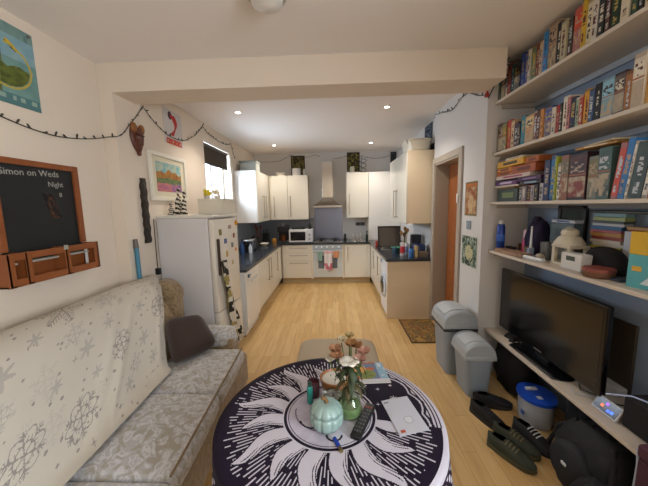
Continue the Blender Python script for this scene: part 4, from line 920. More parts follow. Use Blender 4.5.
B().box(1.465, 1.535, 1.755, 1.91, Z4, Z4+.105, .006).done('case', M('#dbd9d4', .4), t); B().box(1.463, 1.4655, 1.80, 1.865, Z4+.06, Z4+.088).done('display', M('#53584f', .3), t)
# black cap
def capf(u, v):
    th = u*2*PI; e = v*PI/2; r = math.cos(e)**.75 if v < 1 else 0; br = 1.0
    x, y = .075*r*math.cos(th), .145*r*math.sin(th)
    if v == 0 and math.sin(th) < -.2: pass
    return Vector((1.595+x*.9, 1.745+y*.95, Z4+.004+.15*math.sin(e)**.85))
t = thing('hat', 'black brimmed cap lying on the shelf behind the white clock', 'hat', (1.6, 1.8, Z4))
b = B().grid(capf, 36, 12, True); bmesh.ops.remove_doubles(b.bm, verts=b.bm.verts, dist=.0005); b.done('crown', M('#171518', .9, bump=.2), t, smooth='all', solid=.003)
b = B().grid(lambda u, v: Vector((1.56-.018*v*math.sin(u*PI), 1.665+.085*u, Z4+.012+.012*math.sin(u*PI)-.006*v)), 20, 6); b.done('brim', M('#1b191c', .85), t, smooth='all', solid=.004)
# round tin
t = thing('biscuit_tin', 'round brown tin with reddish top on the front edge of the shelf', 'tin', (1.485, 1.655, Z4))
B().lathe([(.068, 0), (.07, .003), (.07, .034), (.066, .036), (.001, .036)], (1.485, 1.655, Z4), 36).done('tin_base', M('#6f4a32', .45), t, smooth=True); B().lathe([(.0725, .034), (.0725, .050), (.068, .054), (.001, .054)], (1.485, 1.655, Z4), 36).done('lid', M('#8e4a40', .4, var=.3, scale=60), t, smooth=True)
# magazines / cases stacks
cols = ['#c9ccd0', '#a85a64', '#d8d2c4', '#4a4f55', '#c9b84a', '#2c3a52', '#8f3a34', '#e0dcd0', '#3a6a9a', '#26282a', '#9aa66a', '#d7d0c2', '#5a6a78', '#b78a4a', '#2f4f3a', '#c4c8cc', '#34363a', '#7aa0a8', '#d8cfc0']
ords = ['first', 'second', 'third', 'fourth', 'fifth', 'sixth', 'seventh', 'eighth', 'ninth', 'tenth', 'eleventh', 'twelfth', 'thirteenth', 'fourteenth', 'fifteenth', 'sixteenth', 'seventeenth', 'eighteenth', 'nineteenth', 'twentieth']
def pile(y0, y1, x0, x1, n, th, where, off):
    z = Z4
    for k in range(n):
        c = cols[(k*7+off) % len(cols)]; h = th*R.uniform(.75, 1.3); dx = R.uniform(-.008, .01); dy = R.uniform(-.012, .012)
        bb = B().box(x0+dx, x1+dx*.3, y0+dy, y1+dy, z+.0003, z+h-.0003, .0015)
        bb.done('magazine', M(c, .35), label=f'{cname(c)} magazine, {ords[n-1-k]} from the top, {where}', cat='magazine', group='magazines piled '+where); z += h
    return z
pile(1.745, 1.95, 1.675, 1.735, 17, .0185, 'behind the black cap', 0)
pile(1.50, 1.715, 1.675, 1.735, 16, .0175, 'behind the white sheet of paper', 3)
flat('book', 1.50, 1.98, 1.675, 1.735, 1.538, 1.556, '#25241f', 'long dark album lying across both magazine piles', 'book', '#4a4a3a')
b = B().box(1.6655, 1.668, 1.50, 1.72, Z4, 1.44, 0); b.done('sheet_of_paper', M('#c9ced8', .8), label='white sheet of paper propped between the black cap and the teal carton', cat='paper')
# teal/yellow carton
t = thing('carton', 'teal and yellow cardboard carton at the near end of the cluttered shelf', 'carton', (1.53, 1.40, Z4))
rt = (Vector((1.53, 1.40, Z4)), 'Z', .12)
B().box(1.465, 1.60, 1.285, 1.48, Z4, 1.355, .002, rot=rt).done('carton_body', M('#5aa9b0', .5), t); B().box(1.465, 1.60, 1.285, 1.48, 1.3555, 1.465, .002, rot=rt).done('yellow_band', M('#d8ae28', .5), t)
B().box(1.4635, 1.465, 1.42, 1.46, 1.275, 1.298, rot=rt).done('printed_label', M('#d9a83a', .5), t)
b = B(); b.prism([(1.32, 1.215), (1.42, 1.215), (1.35, 1.30), (1.32, 1.31)], lambda u, v, q: Vector((q, u, v)), 1.4635, 1.465)
bmesh.ops.rotate(b.bm, cent=rt[0], matrix=Matrix.Rotation(.12, 3, 'Z'), verts=b.bm.verts); b.done('white_panel', M('#d9dfe2', .5), t)
B().box(1.48, 1.6, 1.53, 1.63, Z4, Z4+.012, .002).done('notebook', M('#39414f', .6), label='dark notebook lying flat between the tin and the teal carton', cat='notebook')
# ------------------------------------------------------------------ television
t = thing('television', 'large flat screen television with glossy black frame on the low white shelf', 'television', (1.5, 2.09, .446))
B().box(1.505, 1.56, 1.62, 2.56, .54, 1.01, .02).done('rear_housing', BLACKM, t)
f = B().box(1.49, 1.525, 1.58, 2.60, .505, 1.04, .008).done('bezel', M('#0d0d0f', .12), t)
B().box(1.4885, 1.4905, 1.605, 2.575, .55, 1.015).done('screen', M('#0b0a0b', .16, spec=.6), t)
B().box(1.4885, 1.49, 2.05, 2.13, .524, .532).done('maker_mark', M('#9a9a9c', .3, .6), f)
B().box(1.52, 1.56, 2.02, 2.16, .455, .56, .006).done('stand_neck', BLACK, t)
B().grid(lambda u, v: Vector((1.425+.17*v, 2.09+(.27)*(2*u-1)*(1-.12*(2*v-1)**2), .449+.012*(1-(2*u-1)**4)*(1-(2*v-1)**4))), 24, 10).done('stand_base', M('#0f0f11', .15), t, smooth='all', solid=.006)
B().box(1.722, 1.738, 1.65, 1.95, .446, .895, .003).done('backing_board', M('#3c3228', .6), label='dark brown board leaning on the blue wall behind the television', cat='board')
# bits around the TV
B().box(1.66, 1.73, 1.66, 1.79, .446, .50, .006).done('set_top_box', M('#d2d2d4', .4), label='small white box behind the near corner of the television', cat='box')
t = thing('cable_bundle', 'loose white and black cables on the low shelf by the tablet', 'cables', (1.5, 1.65, .446))
B().tube([(1.47, 1.75, .45), (1.45, 1.70, .452), (1.50, 1.66, .46), (1.56, 1.64, .452), (1.52, 1.60, .47), (1.5, 1.56, .45)], .004, 6).done('cord', M('#c9ccd2', .5), t, smooth=True)
B().tube([(1.56, 1.80, .45), (1.52, 1.74, .451), (1.54, 1.67, .465), (1.60, 1.60, .452), (1.66, 1.58, .45)], .004, 6).done('cord', BLACK, t, smooth=True)
t = thing('smart_display', 'small tablet with lit colour icons propped on the low shelf', 'tablet', (1.47, 1.52, .446))
rt = (Vector((1.47, 1.53, .449)), 'Y', .5)
sc_ = B().box(1.465, 1.475, 1.455, 1.60, .4475, .53, .003, rot=rt).done('tablet_body', M('#c9cad0', .4), t)
B().box(1.4635, 1.465, 1.463, 1.592, .457, .522, rot=rt).done('screen', M('#241f2c', .2, emit=.4), t)
for (y, z, c) in ((1.55, .485, '#d9602a'), (1.51, .475, '#3a5fe0'), (1.49, .478, '#4a7af0'), (1.53, .505, '#8a4ad0')): B().box(1.4625, 1.4636, y-.008, y+.008, z-.008, z+.008, rot=rt).done('screen_icon', M(c, .3, emit=1.2), t)
t = thing('speaker', 'black box speaker standing at the near end of the low shelf', 'speaker', (1.58, 1.38, .446))
B().box(1.49, 1.72, 1.29, 1.45, .446, .62, .01).done('cabinet', BLACKM, t); B().box(1.484, 1.49, 1.30, 1.44, .46, .61, .003).done('grille', M('#1a1a1c', .9, bump=.5, scale=300), t)
t = thing('charging_cable', 'blue-white cable running over the black speaker', 'cable', (1.5, 1.4, .6))
B().tube([(1.475, 1.53, .565), (1.48, 1.47, .60), (1.50, 1.42, .626), (1.55, 1.34, .627), (1.62, 1.28, .60)], .004, 6).done('cord', M('#b8c8f0', .4), t, smooth=True)
t = thing('charging_cable', 'white cable hanging down from the near end of the low shelf', 'cable', (1.405, 1.265, .2))
B().tube([(1.42, 1.29, .4505), (1.395, 1.268, .4505), (1.388, 1.257, .40), (1.382, 1.255, .30), (1.378, 1.256, .15), (1.38, 1.256, .02)], .005, 8).done('cord', M('#c3cbe0', .4), t, smooth=True)
t = thing('storage_ottoman', 'maroon upholstered storage box below the near end of the low shelf', 'storage box', (1.58, 1.0, 0))
B().box(1.355, 1.74, .70, 1.235, .01, .46, .015).done('box_body', M('#4a2836', .85, bump=.2, scale=200), t); B().box(1.35, 1.743, .695, 1.24, .46, .53, .02, 3).done('lid', M('#4f2b3a', .85), t)
# ------------------------------------------------------------------ floor items on the right
def bin_(label, x0, x1, y0, y1, bx0, bx1, by0, by1, zr, dome, col):
    t = thing('swing_bin', label, 'bin', ((x0+x1)/2, (y0+y1)/2, 0))
    def body(u, v):
        def sq(x0, x1, y0, y1, a):
            c, s = math.cos(a), math.sin(a); p = .32
            return ((x0+x1)/2+(x1-x0)/2*math.copysign(abs(c)**p, c), (y0+y1)/2+(y1-y0)/2*math.copysign(abs(s)**p, s))
        a = u*2*PI+PI/4; p0 = sq(bx0, bx1, by0, by1, a); p1 = sq(x0+.008, x1-.008, y0+.008, y1-.008, a)
        return Vector((p0[0]+(p1[0]-p0[0])*v, p0[1]+(p1[1]-p0[1])*v, .002+(zr-.03)*v))
    b = B().grid(body, 64, 6, True); b.bm.verts.ensure_lookup_table(); b.bm.faces.new([b.bm.verts[i*7] for i in range(64)][::-1]); b.done('bin_body', M(col, .45), t, smooth=True)
    b = B()
    n = 20; yy = [y0+.0, y0+.012, y0+.03, y1-.03, y1-.012, y1]; sc = [.86, .97, 1, 1, .97, .86]
    rings = []
    for yv, s in zip(yy, sc):
        ring = []
        for i in range(n+1):
            a = PI*i/n; c = math.cos(a); ring.append(b.bm.verts.new(((x0+x1)/2+(x1-x0)/2*math.copysign(abs(c)**.85, c)*(1 if s > .9 else .985), yv, zr+dome*math.sin(a)**.85*s)))
        rings.append(ring)
    for p, q in zip(rings, rings[1:]):
        for i in range(n): b.bm.faces.new((p[i], p[i+1], q[i+1], q[i]))
    b.bm.faces.new(rings[0]); b.bm.faces.new(rings[-1][::-1])
    b.box(x0-.004, x1+.004, y0-.004, y1+.004, zr-.035, zr+.001, .006)
    l = b.done('lid', M('#a7aeb4', .4), t, smooth=True)
    xm = (x0+x1)/2; w = (x1-x0)*.30
    def fl(u, v):
        a = PI*(.5+.36*(1-2*v)*.9); c = math.cos(a); return Vector((xm+(x1-x0)/2*math.copysign(abs(c)**.85, c)*1.01, y0+.06+(y1-y0-.12)*u, zr+dome*math.sin(a)**.85*1.0+.003))
    B().grid(fl, 10, 14).done('swing_flap', M('#b2b8bd', .35), l, smooth='all', solid=.004)
    return t
BIN1 = bin_('taller grey-blue swing bin against the wall below the botanical poster', 1.0, 1.305, 2.60, 2.95, 1.04, 1.27, 2.63, 2.93, .50, .13, '#8f9aa6')
B().box(.996, 1.309, 2.596, 2.954, .440, .462, .006).done('bin_liner', M('#2a2c30', .4), BIN1)
bin_('smaller grey-blue swing bin in front of the taller one beside the low shelf', 1.055, 1.30, 2.27, 2.565, 1.095, 1.265, 2.29, 2.545, .37, .11, '#8b97a4')
# doormat
def matc(u, v):
    if min(u, 1-u, v, 1-v) < .035: return hx('#5b452c')
    n = fbm(u*7, v*11, 21); return hx('#7d633c') if n < .45 else (hx('#544a33') if n < .53 else (hx('#a3803f') if n < .62 else hx('#84583a')))
t = thing('doormat', 'brown and ochre patterned doormat on the floor by the door', 'doormat', (1.1, 3.62, 0))
painted('mat_pile', lambda u, v: (.885+.43*u, 3.27+.70*v, .0085), matc, 60, 90, mat_paint(.95), t); B().box(.883, 1.317, 3.268, 3.972, .0005, .008).done('backing', M('#4a3a28', .9), t)
# tub with blue lid
t = thing('storage_tub', 'white tub with bright blue lid on the floor under the low shelf', 'tub', (1.47, 2.04, 0))
def ov(rx, ry, z0, z1, n=40):
    b = B(); r = [[b.bm.verts.new((1.47+a*math.cos(2*PI*i/n), 2.04+c*math.sin(2*PI*i/n), z)) for i in range(n)] for a, c, z in ((rx*.9, ry*.9, z0), (rx, ry, z0+(z1-z0)*.2), (rx, ry, z1))]
    for p, q in zip(r, r[1:]):
        for i in range(n): b.bm.faces.new((p[i], p[(i+1) % n], q[(i+1) % n], q[i]))
    b.bm.faces.new(r[0][::-1]); b.bm.faces.new(r[-1]); return b
ov(.105, .125, .001, .185).done('tub_body', M('#aeb4bc', .45), t, smooth=True)
l = ov(.118, .138, .186, .215).done('lid', M('#1f4fc0', .3), t, smooth=True)
B().box(1.44, 1.475, 1.97, 2.005, .2155, .2165).done('printed_label', M('#c9ccd2', .5), l); B().box(1.42, 1.50, 2.07, 2.10, .2155, .232, .005).done('lid_handle', M('#c9ced8', .4), l)
B().box(1.358, 1.362, 2.0, 2.03, .07, .10, .001).done('printed_mark', M('#2a4a9a', .5), t)
# shoes
def shoe(p, ang, label, upc, solec, L=.285, W=.1, stripes=None, H=.095):
    t = thing('shoe', label, 'shoe', (0, 0, 0)); m = Matrix.Translation((p[0], p[1], 0)) @ Matrix.Rotation(ang, 4, 'Z')
    def wid(s): return W/2*(.62+.38*math.sin(min(1, max(0, s*1.15-.1))*PI*.75))*(1 if s < .8 else math.sqrt(max(0.02, 1-((s-.8)/.2)**2)))*(1 if s > .1 else math.sqrt(max(.05, 1-((.1-s)/.1)**2)))
    def top(s): return H*(1-.06*math.sin(s*9)) if s < .38 else H*(1-.62*((s-.38)/.62)**1.1)
    def up(u, v):
        a = PI*u; w = wid(v)*.97; h = top(v); c = math.cos(a)
        return m @ Vector(((v-.5)*L, w*math.copysign(abs(c)**.7, c), .024+(h-.024)*math.sin(a)**.6))
    b = B().grid(up, 18, 26); b.done('upper', M(upc, .8, bump=.2, scale=120), t, smooth='all')
    b = B()
    n = 40; out = [( (i/n) ) for i in range(n+1)]
    poly = [((s-.5)*L*1.02, wid(s)*1.06) for s in out]+[((s-.5)*L*1.02, -wid(s)*1.06) for s in reversed(out)]
    b.prism(poly, lambda u, v, q: m @ Vector((u, v, q)), .001, .028); b.done('sole', M(solec, .6), t)
    b = B().grid(lambda u, v: m @ Vector(((-.38+.24*v)*L, W*.24*math.cos(2*PI*u)*(.7+.3*v), H+.0015)), 20, 1, True); b.done('opening', M('#0c0c0d', .9), t)
    for k in range(4):
        s = .42+.07*k; b = B().tube([m @ Vector(((s-.5)*L, w_, top(s)+.003-abs(w_)*.25)) for w_ in (-.028, -.01, .01, .028)], .0035, 6); b.done('lace', M(stripes or '#2a2a2c', .8), t, smooth=True)
    return t
shoe((1.185, 1.80), -.95, 'olive green trainer nearest the bins, with tan stripes', '#2f3529', '#45442f', stripes='#6f6342')
shoe((1.10, 1.71), -.95, 'olive green trainer nearest the table, its pair lying behind it', '#343a2d', '#4a4934', stripes='#77694a')
shoe((1.12, 2.03), -1.1, 'black shoe on the floor between the bins and the green trainers', '#15161a', '#1c1d20', stripes='#2c2e34')
shoe((1.245, 2.20), -.2, 'black shoe tucked behind another black one in front of the blue-lidded tub', '#1a1b22', '#1d1e22', stripes='#30323a')
shoe((1.32, 1.83), -1.2, 'black shoe with a white mark beside the green trainers, nearest the blue-lidded tub', '#17181b', '#22242a', stripes='#c9c9cc')
# backpack
t = thing('backpack', 'black rucksack with small white logo slumped under the low shelf', 'backpack', (1.46, 1.50, 0))
def body(u, v):
    th = u*2*PI; c, s = math.cos(th), math.sin(th); p = .6
    r = (1-.25*v**3)*(1 if v < .92 else .8)*(.9+.1*math.sin(v*3)); n = 1+.12*(fbm(c*2+5, s*2+v*4+5, 3)-.5)
    return Vector((1.46+.18*r*n*math.copysign(abs(c)**p, c)+.03*v, 1.50+.21*r*n*math.copysign(abs(s)**p, s), .004+.36*v-.03*(1-abs(c))*v))
b = B().grid(body, 48, 20, True); b.bm.verts.ensure_lookup_table(); b.bm.faces.new([b.bm.verts[i*21] for i in range(48)][::-1]); b.bm.faces.new([b.bm.verts[i*21+20] for i in range(48)]); b.done('main_bag', M('#16181d', .75, bump=.35, scale=14), t, smooth='all')
bb = blob('x', (1.31, 1.50, .03), (.075, .14, .14), None, None, None, 6, .12); bb.done('front_pocket', M('#181b22', .7, bump=.3, scale=18), t, smooth='all')
B().tube([(1.42, 1.62, .34), (1.36, 1.68, .25), (1.33, 1.71, .12), (1.38, 1.70, .03)], .014, 8).done('strap', M('#101114', .8), t, smooth=True)
B().tube([(1.42, 1.40, .34), (1.36, 1.33, .27), (1.32, 1.30, .12), (1.36, 1.30, .03)], .014, 8).done('strap', M('#101114', .8), t, smooth=True)
B().tube([(1.44, 1.45, .355), (1.44, 1.47, .39), (1.44, 1.53, .39), (1.44, 1.55, .355)], .008, 8).done('top_handle', M('#101114', .8), t, smooth=True)
B().box(1.228, 1.236, 1.455, 1.485, .185, .20, .002).done('logo', M('#d0d2d6', .5), t)
blob('black_bag', (1.22, 1.27, 0), (.09, .09, .16), M('#121319', .8, bump=.4, scale=16), 'black soft bag slumped in front of the rucksack', 'bag', 12)
blob('black_bag', (1.55, 2.42, 0), (.14, .2, .27), M('#15141a', .8, bump=.4, scale=14), 'dark bag far under the low shelf beside the smaller bin', 'bag', 15)
blob('folded_jacket', (1.64, 1.82, 0), (.09, .10, .25), M('#171a22', .85, bump=.4, scale=12), 'dark jacket bundled under the low shelf behind the rucksack', 'jacket', 18)
# ------------------------------------------------------------------ sofa
def sh(y): return .045*(2.28-y)
t = thing('sofa', 'floral damask beige sofa along the left wall under the snowflake throw', 'sofa', (-1.35, 1.4, 0))
def sofabox(x0, x1, y0, y1, z0, z1, bev, seg=4, crown=0.):
    b = B().box(x0, x1, y0, y1, z0, z1, bev, seg)
    bmesh.ops.subdivide_edges(b.bm, edges=[e for e in b.bm.edges if e.calc_length() > .12], cuts=5, use_grid_fill=True)
    for v in b.bm.verts:
        if crown:
            fx = (v.co.x-x0)/(x1-x0)*2-1; fy = (v.co.y-y0)/(y1-y0)*2-1
            if v.co.z > (z0+z1)/2: v.co.z += crown*max(0, 1-fx*fx)*max(0, 1-fy*fy)
            if fx > 0: v.co.x += crown*.5*max(0, 1-fy*fy)*max(0, 1-((v.co.z-(z0+z1)/2)/((z1-z0)/2))**2)
        v.co.x += sh(v.co.y)
    return b
for y0, y1 in ((1.70, 2.28), (1.105, 1.695), (.51, 1.10)):
    sofabox(-1.36, -.775, y0, y1, .335, .455, .035, 4, .022).done('seat_cushion', DAMASK, t, smooth='all')
sofabox(-1.77, -.80, .30, 2.46, .06, .33, .02).done('base', TAN, t, smooth=True)
BP = [(-1.80, .30), (-1.795, .80), (-1.79, .92), (-1.765, .965), (-1.715, .985), (-1.64, .972), (-1.565, .915), (-1.48, .80), (-1.40, .655), (-1.335, .53), (-1.30, .44), (-1.30, .30)]
b = B().prism(BP, lambda u, v, q_: Vector((u+sh(q_)*.5, q_, v)), .50, 2.41); b.done('backrest', TAN, t, smooth=True)
b = B()
def wing(u, v):
    a = u*2*PI; r = .15*math.sqrt(max(0, 1-(2*v-1)**8)); return Vector((-1.57+1.0*r*math.cos(a), 2.44+.2*v, .84+.95*r*math.sin(a)))
b.grid(wing, 32, 10, True).box(-1.71, -1.43, 2.45, 2.62, .1, .86, .03); b.done('wing_roll', TAN, t, smooth=True)
for ya, yb_ in ((2.29, 2.50), (.28, .50)):
    b = sofabox(-1.45, -.88, ya, yb_, .07, .52, .03); b.done('arm', TAN, t, smooth=True)
    def arm(u, v, ya=ya, yb_=yb_):
        a = u*2*PI; yc = (ya+yb_)/2; r = .105*math.sqrt(max(0, 1-(2*v-1)**10)); return Vector((-1.46+.60*v+sh(yc), yc+r*1.1*math.cos(a), .50+.95*r*math.sin(a)))
    B().grid(arm, 28, 12, True).done('arm_roll', DAMASK, t, smooth='all')
for x in (-1.7, -.87):
    for y in (.36, 2.40): B().cyl((x+sh(y), y, 0), (x+sh(y), y, .07), .022, .028).done('foot', M('#3a2416', .5), t)
for y in (1.105+.59, 1.10): pass
b = B().tube([(-.79+sh(y), y, .458) for y in (1.70, 1.9, 2.1, 2.27)], .006, 8); b.done('piping', M('#7d6a4a', .7), t, smooth=True)
b = B().tube([(-.79+sh(y), y, .458) for y in (1.11, 1.3, 1.5, 1.69)], .006, 8); b.done('piping', M('#7d6a4a', .7), t, smooth=True)
# brown cushion
A_, B_, C_, D_ = Vector((-1.17, 1.90, .50)), Vector((-.97, 2.25, .49)), Vector((-1.17, 2.36, .72)), Vector((-1.36, 2.14, .77))
nn = (B_-A_).cross(D_-A_).normalized()
def pil(u, v, s):
    f = ((1-(2*u-1)**4)*(1-(2*v-1)**4)); f = max(0, f)**.5
    uu = u+.02*math.sin(v*PI)*(1-2*u); vv = v+.03*math.sin(u*PI)*(1-2*v)
    k_ = .16*abs(2*u-1)**3*abs(2*v-1)**3; uu += (.5-uu)*k_; vv += (.5-vv)*k_
    p = A_.lerp(B_, uu).lerp(D_.lerp(C_, uu), vv); return p+nn*(s*.075*f)
b = B().grid(lambda u, v: pil(u, v, 1), 22, 18).grid(lambda u, v: pil(u, v, -1), 22, 18); bmesh.ops.remove_doubles(b.bm, verts=b.bm.verts, dist=.0008)
b.done('cushion', M('#33221c', .9, bump=.25, scale=180, sheen=.2), smooth='all', label='dark brown cushion propped in the far corner of the sofa', cat='cushion')
# throw with snowflakes
PROF = [(-1.80, .80), (-1.815, .92), (-1.79, .99), (-1.72, 1.015), (-1.62, 1.0), (-1.53, .94), (-1.44, .82), (-1.36, .68), (-1.29, .56), (-1.235, .50), (-1.175, .488)]
pl = [0]
for a, c in zip(PROF, PROF[1:]): pl.append(pl[-1]+math.hypot(c[0]-a[0], c[1]-a[1]))
PLEN = pl[-1]
def prof(s):
    s = max(0, min(.9999, s))*PLEN
    for i in range(len(pl)-1):
        if s <= pl[i+1]:
            f = (s-pl[i])/(pl[i+1]-pl[i]); p0 = PROF[max(0, i-1)]; p1 = PROF[i]; p2 = PROF[i+1]; p3 = PROF[min(len(PROF)-1, i+2)]
            return [.5*((2*p1[k])+(-p0[k]+p2[k])*f+(2*p0[k]-5*p1[k]+4*p2[k]-p3[k])*f*f+(-p0[k]+3*p1[k]-3*p2[k]+p3[k])*f**3) for k in (0, 1)]
    return list(PROF[-1])
TL = 2.25   # length along the sofa
def throw_pos(u, v):
    far = 2.61-.74*max(0, v-.28)/.72; y = far-TL*u*(1-.0*v)
    x, z = prof(v)
    g = min(1, max(0, (v-.35)/.5))
    ripple = .012*math.sin((y*3.1+v*2.2)*4)*g*(.4+.6*math.exp(-((u-.12)/.2)**2)) + .018*math.exp(-((u-.10-.16*v)/.018)**2)*g + .012*math.exp(-((u-.20-.10*v)/.02)**2)*g + .008*math.exp(-((u-.035)/.012)**2)
    x += sh(y)*.6 + ripple*.8; z += ripple*.7+.006*vn(y*6, v*7, 3)
    return (max(x, XLa+.01 if y < 2.38 else -1.725), y, z)
flakes = [(.20, .46, .115, 0), (.95, .34, .15, 1), (.30, .62, .05, 2), (.42, .30, .045, 2), (.62, .42, .10, 3), (.50, .80, .085, 4), (1.25, .62, .07, 2), (.78, .70, .06, 2), (1.05, .98, .095, 4), (1.42, .95, .13, 1), (.25, .86, .06, 2), (.75, 1.02, .10, 4), (.62, .62, .05, 2), (1.3, .25, .09, 3), (.08, .70, .09, 4), (1.6, .5, .12, 4), (1.75, .9, .09, 3), (.40, 1.06, .05, 2), (.88, .58, .08, 3), (.15, .32, .04, 2), (.50, .50, .04, 2), (1.12, .50, .05, 2), (1.5, .70, .05, 2), (.95, .80, .04, 2), (.68, .86, .04, 2), (1.2, .78, .06, 3), (.33, .98, .06, 3), (.14, 1.02, .05, 2)]
flakes += [(hsh(i, 11, 5)*2.1, .15+hsh(i, 12, 5)*1.05, .035+.05*hsh(i, 13, 5), 5) for i in range(26)]
dots = [(hsh(i, 1, 5)*2.1, hsh(i, 2, 5)*1.25, .006+.008*hsh(i, 3, 5), 'x' if hsh(i, 4, 5) > .75 else 'o') for i in range(300)]
cellD = {}
for d in dots:
    for ii in range(int((d[0]-.04)/.1), int((d[0]+.04)/.1)+1):
        for jj in range(int((d[1]-.04)/.1), int((d[1]+.04)/.1)+1): cellD.setdefault((ii, jj), []).append(d)
def flake(dx, dy, r, k):
    d = math.hypot(dx, dy)/r
    if d > 1: return 0
    a = math.atan2(dy, dx)+.2; s = (a/(PI/3)) % 1; s = abs(s-.5)*(PI/3)  # 0 at half-way, PI/6 at an arm
    al = PI/6-s; px = d*math.cos(al); py = d*math.sin(al)
    if k == 2: return 1 if d < .35+.6*math.cos(al*3)**3 and d < 1 else 0
    w = .022 if k == 1 else .03
    if py < w: return 1
    for c in ((.25, .4, .55, .7, .85) if k == 1 else (.35, .6, .8)):
        L = (.30 if k == 1 else .26)*(1.1-c*.6)
        if abs((px-c)-py*.9) < w and py < L: return 1
    if k == 4 and (abs(d-.45) < .03 or abs(d-.82+.1*math.cos(al*6)) < .03): return 1
    if k == 3 and abs(px-.5) < .03: return 1
    if k == 1 and px > .93 and py < .06: return 1
    return 0
CRM, GRY, LG = hx('#c6bfb2'), hx('#918b86'), hx('#ada79f')
def throw_col(u, v):
    X = u*TL; Y = v*PLEN*1.15
    base = mixc(CRM, hx('#b9b2a6'), .6*fbm(X*5, Y*5, 14))
    for (fx, fy, r, k) in flakes:
        if abs(X-fx) < r and abs(Y-fy) < r and flake(X-fx, Y-fy, r, 3 if k == 5 else k): return mixc(CRM, LG, .55) if k == 5 else (GRY if k in (1, 4) else LG)
    for (fx, fy, r, k) in cellD.get((int(X/.1), int(Y/.1)), ()):
        dx, dy = abs(X-fx), abs(Y-fy)
        if (k == 'o' and dx*dx+dy*dy < r*r*.5) or (k == 'x' and dx*dy < r*r*.12 and dx+dy < r*2.2): return GRY
    return base
th = painted('throw', throw_pos, throw_col, 560, 300, mat_paint(.9, 'throw_fabric', .1), label='cream throw with grey snowflakes draped over the back of the sofa', cat='throw')
# ------------------------------------------------------------------ stool
t = thing('footstool', 'low beige upholstered stool beyond the round table', 'stool', (0, 2.3, 0))
def stl(u, v):
    a = u*2*PI+PI/4; c, s = math.cos(a), math.sin(a); k = math.sqrt(max(0, 1-max(0, (2*abs(v-.5)-.5)/.5)**2)) ; p = .35
    rx, ry = .33, .26; return Vector((.01+(rx-.05+.05*k)*math.copysign(abs(c)**p, c), 2.31+(ry-.05+.05*k)*math.copysign(abs(s)**p, s), .30+.11*v))
b = B().grid(stl, 64, 14, True); b.bm.verts.ensure_lookup_table(); b.bm.faces.new([b.bm.verts[i*15] for i in range(64)][::-1]); b.bm.faces.new([b.bm.verts[i*15+14] for i in range(64)])
b.done('seat', M('#a6967f', .85, bump=.2, scale=200), t, smooth=True)
B().box(-.28, .30, 2.08, 2.50, .25, .302, .01).done('frame', M('#7a5a3a', .5), t)
for x in (-.25, .27):
    for y in (2.11, 2.47): B().cyl((x, y, 0), (x, y, .25), .018, .024).done('leg', M('#6b4a2c', .5), t)
# ------------------------------------------------------------------ round table with celestial cloth
TC = Vector((-.035, 1.165)); TR = .462; TZ = .72
t = thing('round_table', 'round pedestal table hidden under a dark celestial tablecloth', 'table', (TC.x, TC.y, 0))
B().cyl((TC.x, TC.y, .69), (TC.x, TC.y, .717), TR-.006, n=64).done('tabletop', M('#7a5232', .5), t)
B().lathe([(.05, .06), (.045, .2), (.03, .35), (.05, .5), (.06, .69)], (TC.x, TC.y, 0), 24).done('pedestal', M('#6b4528', .5), t, smooth=True)
for k in range(4):
    a = k*PI/2+.6; B().tube([(TC.x+.03*math.cos(a), TC.y+.03*math.sin(a), .12), (TC.x+.2*math.cos(a), TC.y+.2*math.sin(a), .08), (TC.x+.33*math.cos(a), TC.y+.33*math.sin(a), .022)], .022, 10).done('foot', M('#6b4528', .5), t, smooth=True)
R1 = .47; DROP = .24
def cl_pos(u, v):
    a = u*2*PI
    if v < .76:
        r = R1*(v/.76); return (TC.x+r*math.cos(a), TC.y+r*math.sin(a), TZ+.0005+(0 if r < TR-.01 else -.006*((r-TR+.01)/.018)**2))
    q = (v-.76)/.24; w = .010+.035*q*(.5+.5*math.sin(a*9+.8*math.sin(a*3)))
    return (TC.x+(R1+w)*math.cos(a), TC.y+(R1+w)*math.sin(a), TZ-.006-DROP*q)
DK, WH = hx('#1d1428'), hx('#c9c5d0')
NF = 16
